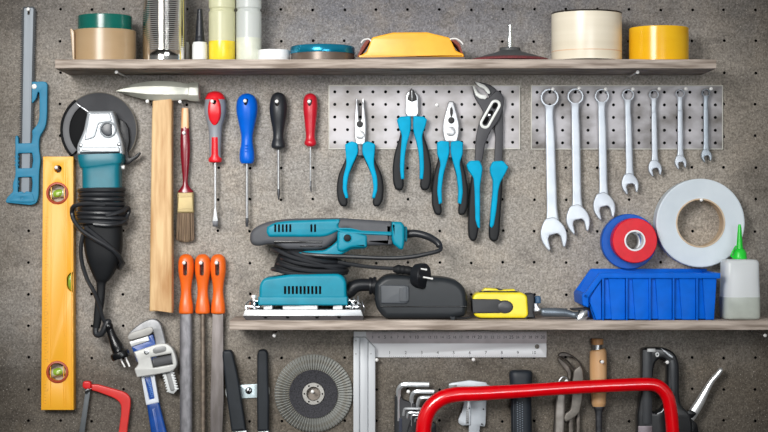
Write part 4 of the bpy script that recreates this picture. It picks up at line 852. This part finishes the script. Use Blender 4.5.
def b2(t): t.g().tube([(202.6, 312, 9), (202.8, 330, 9), (203, 470, 9)], 2.6, n=20, sub=2, r2=2.4).part('blade', FM2)
def b3(t): t.g().prism([(212.6, 312), (223.3, 312), (223.6, 400), (220.9, 470), (210.6, 470), (210.6, 400)], 7, 11.4, bev=.4).part('blade', mat('flat_file_steel', '#777170', .5, .5, col2='#67615e', scale=150, stretch=(1, 1, .2)))
file_tool(186, 'orange-handled file with the widest rounded blade, leftmost of three', b1, 'through the left orange file handle')
file_tool(202.6, 'orange-handled file with a thin round blade, middle of three', b2, 'through the middle orange file handle')
file_tool(218.1, 'orange-handled flat file with a dull brownish blade, rightmost of three', b3, 'through the right orange file handle')

# pipe wrench
t = Thing('pipe_wrench', 'blue-handled pipe wrench with silver adjustable jaws', 'pipe wrench', 150, 330, 0, f=14)
JM = mat('jaw_grey_steel', '#9b9c9e', .42, .45, col2='#828385', scale=70)
t.g().prism(rnd([(127.2, 337.6, 2), (129, 332.6, 3), (138, 324.6, 6), (148, 319.2, 8), (155.6, 318.6, 5), (160.6, 322.6, 5), (164, 334, 6), (167, 348, 2), (156, 350, 2), (154.6, 338, 4), (152.6, 330, 4), (140, 336), (130.4, 340.6, 2)], 3), 6, 15, bev=1.6, res=3).part('hook_jaw', JM)
t.g().prism(rnd([(127.6, 336.4), (130, 333), (150.4, 326.4), (153.6, 328, 2), (153.2, 332, 2), (149, 335.2, 2), (132, 339.8, 1), (128.6, 339.6)], 2), 13, 16.6, bev=.8, res=3).part('hook_jaw_face', mat('jaw_pale', '#a9a8a4', .5, .3))
t.g().prism(rnd([(129.6, 341.8), (148.4, 336), (149.6, 340.6), (131.6, 346.6)], .5), 7, 16.2, bev=.4).part('heel_jaw', mat('jaw_bright', '#d3d6d6', .42, .3))
PB = mat('wrench_blue', '#104a9c', .35, col2='#0d3f88')
t.g().prism(rnd([(131.4, 346.6), (148, 341), (148.6, 335.6), (153, 334.6), (155.6, 345), (157, 360), (137, 362), (133.6, 352)], 1), 6.6, 14.6, bev=.8).part('heel_block', PB)
hd = t.g().prism(rnd([(134.2, 351.6, 1), (158, 343.6, 1), (167, 342.8, 4), (173.6, 348, 4), (176.6, 357, 4), (178, 365.4, 4), (173, 371, 3), (158, 374, 2), (137.6, 377, 1), (134.8, 368.6, 1), (139.4, 364, 3)], 2), 8, 19, holes=[rnd([(151.4, 357), (171.6, 353.2), (173.2, 364), (153.8, 367.4)], .6)], bev=1.2, res=3).part('housing', mat('pale_cast', '#c6c7c4', .5, .25, bump=.1))
t.g().prism(capsule(156.4, 350.2, 164, 348.4, 3, 8), 18.6, 19.5, bev=.3).part('pressed_oval', mat('oval_grey', '#8b8c8c', .5, .4), parent=hd)
t.g().lathe((147.2, 351.6, 18.6), 'y', [(0, 2.7), (.8, 2.6), (1.1, 1.6), (.8, 1.5), (.8, .1)], 20).part('pin', STEEL, parent=hd)
g = t.g(); dx, dy = 20.0, -3.9; L_ = math.hypot(dx, dy)
g.lathe((153.6, 362.4, 13), (dx, dy, 0), [(0, 2), (0, 4.8)] + [(.6+k*.9+o, r) for k in range(20) for o, r in ((0, 4.9), (.45, 4.5))] + [(19.4, 4.8), (19.4, 2)], 28)
g.part('knurled_nut', mat('nut_steel', '#77787b', .45, .3))
# threaded shank
sh = []; A = Vector((162.8, 372)); B = Vector((168.2, 392.6)); dr = (B-A).normalized(); nr = Vector((-dr.y, dr.x))
Lf = []; Rt = []
for k in range(8):
    p = A + dr*(k*2.7); Lf += [tuple(p + nr*.3), tuple(p + dr*.9 + nr*1.6), tuple(p + dr*1.7 + nr*1.5), tuple(p + dr*2.0 + nr*0)]; q = p - nr*9.6 + nr*0
    Rt += [tuple(p - nr*9.2), tuple(p + dr*.9 - nr*10.9), tuple(p + dr*1.7 - nr*10.8), tuple(p + dr*2.0 - nr*9.2)]
# left row runs down, right row back up; outward is away from the middle
Lr = [tuple(Vector(a) + nr*0) for a in Lf]
end = [tuple(B + dr*1.0 - nr*1.5), tuple(B + dr*2.6 - nr*4.7), tuple(B + dr*.4 - nr*8.2)]
g = t.g(); g.prism(Lr + end + Rt[::-1], 8, 13, bev=.2); tk = g.part('threaded_shank', mat('jaw_bright', ''))
g = t.g(); g.prism(capsule(*(A - nr*4.8), *(B - nr*4.8 - dr*2.5), 2.4, 8), 12.8, 13.4, bev=.1); g.part('shank_recess', mat('oval_grey', ''), parent=tk)
t.g().prism(rnd([(140.6, 375), (153.8, 372.6), (158.8, 402.6, .5), (146, 405.4, .5)], .6), 6, 13, holes=[rnd([(144.2, 377.8), (150.4, 376.6), (154.4, 398.6), (149.2, 400)], 1)], bev=.6).part('handle_frame', mat('frame_white', '#d9e0ea', .45))
hn = t.g().prism(rnd([(144, 377), (151, 376), (155, 399.4), (149, 401)], .3), 6.2, 11, bev=.2).part('handle_inset', PB)
g = t.g()
for k in range(7): f = k/7; g.text('IOIHIOI'[k], 147.9+4.2*f+.2, 380.6+f*18.6, 11.05, 3.1, rot=PI/2-.2)
g.part('embossed_marks', mat('wrench_blue_light', '#5b93d8', .4), parent=hn)
t.g().sweep([(152.4, 402, 9, 6.4, 3.4), (153.4, 408, 9, 6.5, 4), (157, 426, 9, 7.4, 4), (161, 446, 9, 8.4, 4), (165, 470, 9, 9, 4)], e=4, n=28, sub=3).part('handle', PB)
g = t.g(); g.prism(rnd([(151.6, 409), (155.4, 408.4), (163, 460), (157, 460)], .8), 12.6, 13.6, bev=.4); g.part('handle_rib', PB)
nail(153, 341, 'holding up the hook jaw of the pipe wrench', 4.5)

# small red hacksaw
t = Thing('junior_hacksaw', 'small red-framed hacksaw at the bottom left', 'saw', 88, 385, 0, f=8)
t.g().prism(rnd([(91.4, 384.2, 1), (98, 384.2, 2), (126, 392, 6), (131, 397.6, 4), (130.8, 406, 6), (127.8, 428), (125, 470), (116.6, 470), (118.4, 436), (121.4, 414, 4), (121.6, 404, 5), (116, 398.4, 5), (98, 391.6, 4), (92, 390, 1)], 3), 5, 11, bev=1.3, res=4).part('frame', mat('saw_red', '#df3a36', .35))
t.g().prism(rnd([(83.2, 382.4), (85, 380.8), (90.2, 381.2), (91.6, 383), (91.2, 388.6), (86, 388.8), (83.2, 387)], 1), 3, 12, bev=1.2, res=3).part('tension_knob', mat('knob_red', '#e01f22', .35))
t.g().prism(rnd([(85.4, 390.4), (88.6, 387.8), (91.4, 387.6), (91.6, 389.4), (88.6, 391.4), (86.6, 393.6), (85, 392.8)], .6), 7, 11, bev=.4).part('blade_clip', CHROME)
t.g().prism([(85.6, 391), (90.2, 391.2), (84.6, 432), (80, 470), (73, 470), (79.2, 432)], 7.6, 8.6, bev=.1).part('blade', mat('grey_blade', '#54595d', .5, .3))

# black-handled cutters either side of a bracket
BH = mat('handle_blue_black', '#23282e', .5, spec=.3, col2='#1f2429')
def knife(pts, label, clip):
    t = Thing('black_knife', label, 'knife', pts[0][0], pts[0][1], 0, f=12, group='black-handled knives on the bracket')
    t.g().prism(rnd(pts, 2), 1, 14, bev=2.2, res=4).part('handle', BH)
    t.g().prism(circ(clip[0], clip[1], clip[2], 24, 6.4), 2, 9, bev=1.2, res=3).part('clip', mat('clip_pale', '#d9dfdf', .35, .4))
    return t
t = knife([(222.4, 356), (223, 350.6, 1.5), (230.6, 350, 1.5), (232.8, 353), (238.5, 378, 6), (246.2, 430.6, .5), (231.6, 431.4, .5), (226.6, 396, 6), (224, 370, 6)], 'tilted black handle, left of the bracket screw', (227.2, 392, 2.2))
t.g().prism([(232, 431), (246, 430.4), (252, 470), (240, 470)], 5, 9, bev=.3).part('blade', STEEL)
t = knife([(257.2, 354), (259, 350, 1.5), (265, 349.4, 1.5), (267.8, 353), (268.2, 375, 3), (269, 400), (268.8, 431, .5), (257.4, 431, .5), (257, 400)], 'upright black handle, right of the bracket screw', (266.6, 391.8, 2.6))
t.g().prism([(258.4, 431), (268, 431), (268, 470), (259, 470)], 5, 9, bev=.3).part('blade', STEEL)
t = Thing('wall_bracket', 'small zinc bracket with one screw between two black handles', 'bracket', 249, 391, 0, f=2)
t.g().prism(rnd([(239, 385, .4), (257.5, 384, .4), (257.8, 397.6, .4), (239.6, 398.6, .4)], 1), .1, 2.2, bev=.3).part('bracket_plate', mat('zinc_plate', '#c9dadf', .4, .4))
g = t.g(); g.lathe((248.8, 390.6, 2), 'y', [(0, 3.6), (.6, 3.5), (1.7, 2.2), (1.9, .1)], 24); sc = g.part('screw', STEEL)
g = t.g(); g.prism(rnd([(247.6, 393), (249.4, 387.8), (250.4, 388.2), (248.6, 393.4)], .2), 3.2, 4.05, bev=.05); g.part('screw_slot', SLOT, parent=sc)

# flap disc
cx, cy = 313.3, 394
t = Thing('flap_disc', 'round abrasive flap disc hanging on the board', 'grinding disc', cx, cy, 0, f=10)
FL = mat('flap_cloth', '#a9adab', .8, col2='#8f8b80', scale=160)
n = 76; K = t.K; fl = None
g = t.g()
# one flap: a thin leaf leaning over its neighbour; local origin at the disc centre
w = math.radians(360/n)
def PP(r, a, dz): return t.v(cx + r*math.sin(a), cy - r*math.cos(a), dz)
for q in range(1):
    R0 = []
    prof = [(23.4, 6.8), (26, 8.6), (30, 9.2), (35, 8.4), (38, 6.8), (39.2, 4.6)]
    rows = []
    for r, z in prof:
        rows.append([g.bm.verts.new(p) for p in (PP(r, -w*.5, z-3.4), PP(r, w*.34, z), PP(r, w*.5, z-.5), PP(r, -w*.3, z-4.4))])
    for a, b in zip(rows, rows[1:]):
        for k in range(4): g.bm.faces.new((a[k], a[(k+1) % 4], b[(k+1) % 4], b[k]))
    g.bm.faces.new(rows[0][::-1]); g.bm.faces.new(rows[-1])
FLE = mat('flap_edge', '#b08a60', .8)
fl = g.part('flap', FL)
for k in range(1, n):
    o = fl.copy(); C.objects.link(o); o.parent = t.root; o.rotation_euler = (0, 2*PI*k/n, 0)
t.g().lathe((cx, cy, 0), 'y', [(1, 10), (1, 37.6), (4.6, 37.8), (5.6, 24), (5.6, 10)], 72, closed=True).part('backing_plate', mat('flap_backing', '#6e6657', .85))
t.g().lathe((cx, cy, 0), 'y', [(4, 10.5), (7.6, 23), (9.2, 24.2), (9.0, 23.4), (7.6, 19), (7.2, 12), (6, 10.5)], 72, closed=True).part('fibre_disc', mat('fibre_black', '#1d1d20', .8, col2='#3c3c42', scale=700, bump=.6, contrast=(.45, .6)))
g = t.g(); g.lathe((cx, cy, 0), 'y', [(6.6, 6.8), (6.6, 11), (7.8, 11.2), (8.4, 10.8), (8.4, 7.2), (7.4, 6.8)], 48, closed=True); hb = g.part('hub_ring', mat('hub_metal', '#aba9a4', .45, .5))
g = t.g()
for k in range(6):
    a = k*PI/3; g.lathe((cx+9*math.cos(a), cy+9*math.sin(a), 8.3), 'y', [(0, .9), (.2, .9), (.21, .1)], 10)
g.part('hub_holes', SLOT, parent=hb)
t.g().lathe((cx, cy, 0), 'y', [(1.5, 1), (1.5, 6.9), (1.9, 6.9), (1.95, 1)], 40, closed=True).part('hub_dish', mat('hub_brown', '#8a8076', .6))
nail(312.8, 390.6, 'in the centre of the flap disc', 14)

# carpenter's square
t = Thing('carpenter_square', 'aluminium L-shaped try square with printed scale under the lower shelf', 'square', 364, 335, 0, f=6)
AL = mat('printed_aluminium', '#eceef1', .42, .1, col2='#e6e8eb', scale=10)
AL2 = mat('square_stock', '#c3c7cb', .45, .1, col2='#bdc1c5', scale=10)
bl = t.g().prism([(353.6, 331.8), (546.8, 331.8), (546.8, 357.6), (353.6, 357.6)], .4, 3.2, holes=[circ(537.4, 346.8, 2.3)], bev=.2).part('blade', AL)
g = t.g(); g.prism([(366, 331.9), (546.7, 331.9), (546.7, 343.6), (366, 343.6)], 3.0, 3.45, bev=.1); g.part('shelf_shadow_strip', mat('shelf_shadow_grey', '#cdc6c8', .5, .1), parent=bl)  # shelf's shadow on the upper blade, painted in as a darker grey strip
g = t.g()
for n_ in range(3, 31): g.text(str(n_), 353.5+6.32*n_, 337.4, 3.5, 2.7 if n_ % 5 else 3.3)
CM = g; g = t.g()
for n_ in range(1, 11): g.text(str(n_), 373.6+16.05*n_, 353.0, 3.25, 3.2)
for k in range(30, 305):
    x = 353.5+.632*k; h_ = 2.2 if k % 10 == 0 else (1.6 if k % 5 == 0 else 1.0); CM.box(x-.07, 332.4, x+.07, 332.4+h_, 3.4, 3.52, 0)
for k in range(8, 82): x = 373.6+16.05*k/8; h_ = 1.6 if k % 8 == 0 else .9; g.box(x-.1, 357.2-h_, x+.1, 357.2, 3.15, 3.27, 0)
g.part('inch_scale', INK, parent=bl); CM.part('centimetre_scale', INK, parent=bl)
st = t.g().prism([(353.4, 336.8), (365.2, 336.8), (375.4, 347.4), (375.4, 470), (353.4, 470)], .6, 9.6, bev=.4).part('stock', AL2)
g = t.g(); g.prism([(353.5, 337), (359.2, 337), (359.2, 470), (353.5, 470)], 9.4, 12.4, bev=.3).prism([(368.6, 341), (375.2, 347.6), (375.2, 470), (368.6, 470)], 9.4, 12.4, bev=.3).prism([(360.2, 337.2), (365.4, 337.2), (367.6, 339.6), (367.6, 470), (360.2, 470)], 9.4, 11.6, bev=.3); g.part('stock_ridges', AL2, parent=st)
g = t.g()
for x, y in ((356, 340.2), (356, 353.4), (371, 353.2)): g.lathe((x, y, 12.3), 'y', [(0, .7), (.25, .7), (.26, .1)], 8)
g.part('rivets', mat('oval_grey', ''), parent=st)
nail(376.6, 359.2, 'in the inner corner of the aluminium square', 12)
t_ = nail(473, 358.9, 'under the middle of the square blade', 12)

# hex keys in holder
t = Thing('hex_key_holder', 'black plastic holder full of bent hex keys', 'holder', 410, 396, 0, f=10)
g = t.g(); g.prism(rnd([(394.6, 395.6, 1), (400, 395.2, 1), (403, 399.6, 1), (416, 404, 1), (416, 410.6, 1), (436, 424, 2), (438, 470), (394, 470)], 1.5), 1, 10, bev=.8); g.part('holder_body', BLACKP)
t.g().box(399, 418, 402, 460, 9.8, 10.5, .2, r=.8).part('holder_groove', mat('navy_groove', '#1a2238', .5))
keys = [((398.6, 386.6), (429, 384.2), 2.6, 399, 'largest hex key, topmost in the black holder'), ((411.6, 394.4), (434, 391.2), 2.2, 404, 'second largest hex key, just below the topmost one'), ((417.6, 402), (436, 397.4), 1.9, 408, 'third hex key down, partly behind the red frame'),
        ((403.4, 413.6), (424, 408.4), 1.35, 417, 'upper one of the thin hex keys grouped low in the holder'), ((407.2, 416.4), (424, 412.4), 1.1, 419, 'second of the thin hex keys'), ((411.2, 418.4), (424, 415), .85, 421, 'third of the thin hex keys'), ((415, 420.8), (424, 417.8), .75, 423, 'lowest and thinnest hex key')]
for (lx, ly), (rx, ty), r, yb_, lab in keys:
    k_ = Thing('hex_key', lab, 'hex key', lx, yb_, 0, f=10, group='hex keys in the holder', solo=True)
    q = r*2.2
    k_.g().tube([(lx, yb_+22, 8), (lx, yb_, 8), (lx, ly+q*.6, 9.5), (lx+q*.35, ty+q*.35, 11), (lx+q+.4, ty, 12), (rx-(rx-lx)*.4, ty, 12.4), (rx, ty, 12.4)], r, n=6, sub=6).solo(mat('key_chrome', '#d3d8db', .32, .6), smooth=25)
nail(408.2, 391, 'between the two largest hex keys', 10)

# vernier caliper
VM = mat('caliper_satin', '#b9bfc5', .42, .35, col2='#abb1b7', scale=50)
t = Thing('vernier_caliper', 'silver vernier caliper behind the red bow frame', 'caliper', 478, 383, 0, f=8)
t.g().prism(rnd([(448.8, 384.2, .4), (452, 382.9, .6), (470, 380.2, .8), (486.2, 382.6, .5), (487.4, 384.6, .5), (494, 387.4, .5), (487, 388.6), (486.4, 400), (485.6, 424, .5), (484.6, 426.6, .5), (480, 426, .5), (477, 470), (467.6, 470), (469, 424, .5), (470.2, 404), (468, 389, 1), (449, 388.2, .4)], .4), 3, 8, bev=.5).part('frame', VM)
t.g().prism(rnd([(448.8, 385.4), (456.8, 384.6), (456.4, 388.4), (448.8, 388.6)], .4), 7.6, 8.6, bev=.2).part('jaw_tip', mat('oval_grey', ''))
t.g().prism(rnd([(464.6, 398, .5), (471, 397, .5), (470.4, 425, .6), (462, 425.4, 1), (458.4, 423, 1), (458.2, 419.4, 1), (462.4, 410, 3)], 1.5), 4, 9.6, bev=.5).part('slider', VM)
t.g().prism([(466.4, 399), (469.4, 399), (468.6, 424), (465.6, 424)], 9.4, 10.2, bev=.2).part('vernier_plate', mat('plate_aluminium', ''))
g = t.g()
for k in range(12): g.box(466.6-k*.06, 402+k*1.8, 468.2-k*.06, 402.3+k*1.8, 10.1, 10.3, 0)
for x, y in ((469.2, 408), (467.8, 422), (483.4, 409), (481.8, 424)): g.lathe((x, y, 8), 'y', [(0, .8), (2.4, .8), (2.5, .1)], 10)
g.part('vernier_marks', INK)

# black rubber grip
t = Thing('rubber_grip', 'thick black dimpled rubber tool grip standing upright behind the red frame', 'tool handle', 522, 370, 0, f=18)
GB = mat('grip_blue_black', '#252b33', .5, spec=.35, col2='#1f252c')
t.g().sweep([(521.2, 370.6, 12, 8, 5), (521.2, 371.6, 12, 10.6, 7.4), (521.2, 375, 12, 11.7, 8.6), (521.2, 382, 12, 11.2, 9), (521.4, 400, 12, 10.4, 9), (522, 432, 12, 10.4, 9), (522, 470, 12, 10.4, 9)], e=3, n=32, sub=4).part('grip', GB)
g = t.g()
for i, x in enumerate((517.2, 519.6, 522)):
    for k in range(30):
        y = 402 + k*2.3 + (1.1 if i == 1 else 0); g.lathe((x+(y-400)*.012, y, 20.6), 'y', [(0, .75), (.45, .6), (.5, .1)], 8)
g.part('dimples', mat('dimple_grey', '#66707c', .5))
t.g().prism(rnd([(512.6, 384), (514, 384), (515, 470), (513.4, 470)], .3), 16, 20.4, bev=.4).part('side_ridge', GB)

# old slip-joint pliers
OM = mat('old_steel', '#726a63', .5, .5, col2='#4c4742', scale=80, bump=.2)
OM2 = mat('old_steel_pale', '#8f8a82', .5, .5, col2='#6d6862', scale=60, bump=.2)
t = Thing('old_pliers', 'old dull grey slip-joint pliers with curved jaws', 'pliers', 574, 352, 0, f=10)
t.g().prism(rnd([(557.6, 356.4, 1), (559.4, 353, 2), (564.6, 351.8, 3), (573, 355.2, 5), (580.4, 362, 5), (583.4, 370, 4), (583.4, 385), (578.4, 386), (577, 376, 4), (573.6, 369, 4), (567, 361, 4), (561.4, 357.2, 2)], 2.5), 5, 12, bev=1.2, res=3).part('upper_jaw', mat('old_steel_dark', '#4a4541', .5, .5))
t.g().prism(rnd([(557.2, 357.6, 1), (559.4, 357.4, 1), (567.6, 364.4, 5), (571.6, 371, 4), (570.6, 380, 3), (568, 379), (567.4, 373, 4), (562.6, 367, 4), (558.2, 361.8, 2)], 2), 6, 11.6, bev=.9, res=2).part('lower_jaw', OM)
t.g().prism(rnd([(573.4, 370, 2), (579.6, 364.8, 2), (582.6, 370, 3), (583, 384), (581.6, 400), (579, 412, 4), (572.4, 418.2, 4), (565.2, 421.4, 1), (563.4, 418, 1), (564.8, 413, 2), (570, 409.6, 3), (571, 400), (571.4, 386)], 2.5), 10, 16, bev=1.1, res=3).part('handle', OM2)
t.g().prism([(569, 414), (573, 414), (574, 470), (568.6, 470)], 3, 9, bev=1).prism([(577, 404), (580.6, 402), (579.4, 470), (576, 470)], 3, 9, bev=1).part('handle_shank', OM)
t = Thing('old_spanner', 'narrow old steel spanner with ringed end left of the old pliers', 'wrench', 563, 378, 0, f=12)
t.g().sweep([(561.6, 386, 12, 4.6, 2), (560.6, 400, 12, 4.8, 2.6), (559.4, 430, 12, 4.6, 2.6), (558.6, 470, 12, 4.4, 2.6)], e=4, n=24, sub=3).part('shank', mat('spanner_grey', '#a19b95', .42, .6, col2='#857f79', scale=60))
t.g().sweep([(556.6, 400, 10, 1.4, 2), (555, 430, 10, 1.6, 2), (554, 470, 10, 1.6, 2)], sub=2).part('shank_edge', mat('old_steel_dark', ''))
t.g().tube([(558.4, 386, 12), (559.6, 380.6, 12), (562.6, 377.3, 12), (566.2, 378, 12), (567.6, 382, 12), (567, 386, 12)], 1.05, n=10).part('ring_end', STEEL)
nail(565.4, 380, 'inside the ringed end of the old spanner', 15)

# chisel
t = Thing('wood_chisel', 'wood chisel with a pale turned handle and steel collar', 'chisel', 598, 360, 0, f=12)
h = t.g().sweep([(598, 349.4, 11, 6, 6), (598.2, 351, 11, 8, 7.6), (598.3, 356, 11, 8.5, 8), (598.4, 370, 11, 8.6, 8), (598.6, 388, 11, 8.3, 8), (598.8, 398, 11, 7.3, 7.2), (598.9, 403, 11, 7.3, 7.2), (599, 406.4, 11, 6.2, 6)], n=32, sub=4).part('handle', mat('beech_wood', '#d9b083', .5, col2='#cda070', scale=26, stretch=(3, 3, .3)))
cut(h, t, [(circ(600.2, 361, 1.7), -5, 40)])
t.g().sweep([(597.6, 338.6, 11, 4.6, 4.6), (597.6, 339.4, 11, 5.8, 5.8), (597.7, 344.6, 11, 5.8, 5.8)], n=28, sub=3).part('striking_cap', mat('cap_brown', '#b8895b', .6))
t.g().lathe((597.6, 350, 11), 'z', [(0, 4), (0, 5), (6, 5), (6, 4)], 32).part('steel_collar', STEEL)
t.g().sweep([(599, 406, 11, 5.4, 5), (599, 408, 11, 5.6, 5), (599, 410.4, 11, 4.8, 4.4), (599, 416, 11, 3.4, 3), (599, 470, 11, 3, 1.4)], e=2.6, n=24, sub=3).part('blade', DSTEEL)
nail(600, 360.4, 'through the chisel handle', 22)

# staple gun
t = Thing('staple_gun', 'black staple gun with an oval grip opening and chrome lever', 'staple gun', 658, 352, 0, f=16)
g = t.g(); g.prism(rnd([(641.6, 349.4, 1.5), (645, 347.8, 1), (660, 347.2, 4), (669, 349, 6), (675.6, 354.6, 6), (678.6, 363, 6), (678.8, 396, 6), (681, 406, 4), (690, 414, 4), (692, 426, 4), (690, 470), (636.4, 470), (637, 414, 2), (641, 392, 6)], 3), 4, 20,
    holes=[rnd([(652.8, 370, 5), (655, 361, 5), (661, 357.4, 4), (666.6, 361, 4), (667, 368, 3), (666.2, 396, 5), (663.4, 406, 5), (657.4, 412.6, 4), (652, 412, 3), (650.4, 404, 4), (651.8, 385, 6)], 4)], bev=2.4, res=4)
gb = g.part('gun_body', mat('gun_black', '#1e2023', .3))
t.g().box(642, 349.6, 651.4, 424, 19.6, 20.6, .4, r=1).part('body_edge_panel', mat('gun_grey', '#2d3034', .35))
t.g().tube([(657, 413.2, 19.6), (661, 411.4, 19.8), (665.4, 406.4, 19.8), (668, 401, 19.6)], .5, n=8).part('painted_edge_highlight', STEEL)  # thin steel sliver standing in for the highlight along the opening's edge
t.g().box(646.4, 348.2, 654.8, 351.6, 14, 21.4, .5, r=.5).part('latch', mat('jaw_bright', ''))
t.g().lathe((656.6, 354.2, 19.6), 'y', [(0, .8), (0, 2), (1.2, 1.9), (1.2, .8)], 20, closed=True, sy=1.25).part('latch_pin', mat('jaw_bright', ''))
t.g().prism(rnd([(660, 347.4), (661, 348), (672.6, 356.4), (671.6, 358), (668, 356), (664, 352)], .4), 19.4, 20.6, bev=.2).part('spring_arm', STEEL)
t.g().prism(rnd([(669.2, 360), (674, 358.6), (675.8, 366), (675.6, 396), (670.6, 396), (669.6, 372)], 2), 19.4, 20.8, bev=.5).part('rear_panel', mat('gun_grey', ''))
t.g().box(637.4, 425.4, 651.6, 466, 18.4, 21.2, .4, r=1).part('magazine_plate', mat('magazine_steel', '#8e858a', .4, .7))
t.g().prism(rnd([(678, 414), (684, 411.6), (697, 424), (700, 440), (684, 446)], 2), 6, 18, bev=1).part('lever_mount', BLACKG)
t.g().sweep([(722.2, 367.9, 13, .5, 1), (721.4, 369.6, 13, 2.2, 3), (719, 373.4, 13, 2.7, 3.4), (712.4, 381, 13, 2.9, 3.6), (706.2, 391.4, 13, 3.6, 4), (700, 403, 13, 4.6, 4.4), (693.6, 413.2, 13, 5, 4.4), (688, 422, 13, 4.6, 4.2)], n=24, e=2.6, sub=5).part('lever', mat('lever_chrome', '#f0f1f1', .3, .7))
t.g().prism(rnd([(683, 412.6), (691, 409.4), (696.4, 413.4), (692, 418), (686, 418)], 1.2), 14, 18.4, bev=.6).part('lever_clip', BLACKG)
nail(664.4, 360.8, 'holding the staple gun by its grip opening', 22, up=2)

# red bow saw frame in front
t = Thing('bow_saw', 'bright red tubular bow saw frame in front of the lower tools', 'saw', 550, 392, 0, f=44)
P = [(423.4, 480), (423.4, 446), (424.4, 424), (430, 409.4), (441, 399.6), (456, 395.2), (478, 394.2), (520, 391.8), (570, 388.4), (620, 385.8), (650, 385), (661, 388), (668.4, 397), (671.6, 410), (673.4, 428), (674.4, 450), (674.4, 480)]
g = t.g(); R = []; PP_ = catmull([(x, y, 38) for x, y in P], 6)
V = [t.v(*p) for p in PP_]
rad = lambda x: 7.9 if x < 440 else max(6.7, 7.9-(x-440)/90)
rr = []; up = Vector((0, -1, 0))
for i, p in enumerate(V):
    tt = (V[min(len(V)-1, i+1)] - V[max(0, i-1)]).normalized(); w_ = tt.cross(up)
    r_ = rad(PP_[i][0])*t.K; rr.append([p + (up*math.cos(2*PI*k/28) + w_*math.sin(2*PI*k/28))*r_ for k in range(28)])
g.rings(rr)
g.part('tube_frame', REDG, smooth=60)
t.g().prism([(419, 484), (679, 484), (679, 495), (419, 495)], 37.6, 38.6, bev=.1).part('saw_blade', STEEL)
for x in (423.4, 674.4): t.g().lathe((x, 492, 38), 'z', [(-2, 5), (0, 6), (10, 6), (14, 7.4), (14, .1)], 20).part('blade_clamp', BLACKP)

# pins under the lower shelf
nail(277.8, 331.6, 'under the left end of the lower shelf', 62, up=0)
nail(752.5, 331.4, 'under the right part of the lower shelf', 62, up=0)

# ================================================================ CAMERA AND LIGHT
cam = bpy.data.cameras.new('camera'); co = bpy.data.objects.new('camera', cam); C.objects.link(co)
co.location = (0, -D, 0); co.rotation_euler = (PI/2, 0, 0)
cam.sensor_width = 36; cam.lens = 36*D/(768*S); cam.clip_start = 0.05
bpy.context.scene.camera = co
def area(name, loc, target, size, size_y, power, col):
    l = bpy.data.lights.new(name, 'AREA'); l.shape = 'RECTANGLE'; l.size = size; l.size_y = size_y; l.energy = power; l.color = col
    o = bpy.data.objects.new(name, l); C.objects.link(o); o.location = loc
    o.rotation_euler = (Vector(target) - Vector(loc)).to_track_quat('-Z', 'Y').to_euler(); return o
k_ = area('softbox', (-0.7, -1.95, 0.55), (-.10, 0, 0.05), 0.75, 0.6, 8.3, (1, .985, .96)); k_.data.spread = math.radians(62)
k_ = area('fill_softbox', (0.5, -2.4, 0.02), (0.03, 0, 0.02), 0.8, 0.5, 3.0, (.95, .98, 1)); k_.data.spread = math.radians(66)
w = bpy.data.worlds.new('room'); bpy.context.scene.world = w; w.use_nodes = True; nt = w.node_tree
bg = nt.nodes['Background']; tc = nt.nodes.new('ShaderNodeTexCoord'); sx = nt.nodes.new('ShaderNodeSeparateXYZ'); rp = nt.nodes.new('ShaderNodeValToRGB')
nt.links.new(tc.outputs['Generated'], sx.inputs[0]); mr = nt.nodes.new('ShaderNodeMapRange'); mr.inputs['From Min'].default_value = -1; nt.links.new(sx.outputs['Z'], mr.inputs['Value']); nt.links.new(mr.outputs['Result'], rp.inputs['Fac'])
e = rp.color_ramp.elements; e[0].position = .48; e[0].color = (.03, .028, .026, 1); e[1].position = .64; e[1].color = (1, 1, 1, 1)
nt.links.new(rp.outputs['Color'], bg.inputs['Color']); bg.inputs['Strength'].default_value = 0.5
sc = bpy.context.scene; sc.view_settings.view_transform = 'Standard'; sc.view_settings.look = 'None'; sc.view_settings.gamma = 1; sc.view_settings.use_curve_mapping = False
sc.view_settings.exposure = -0.42
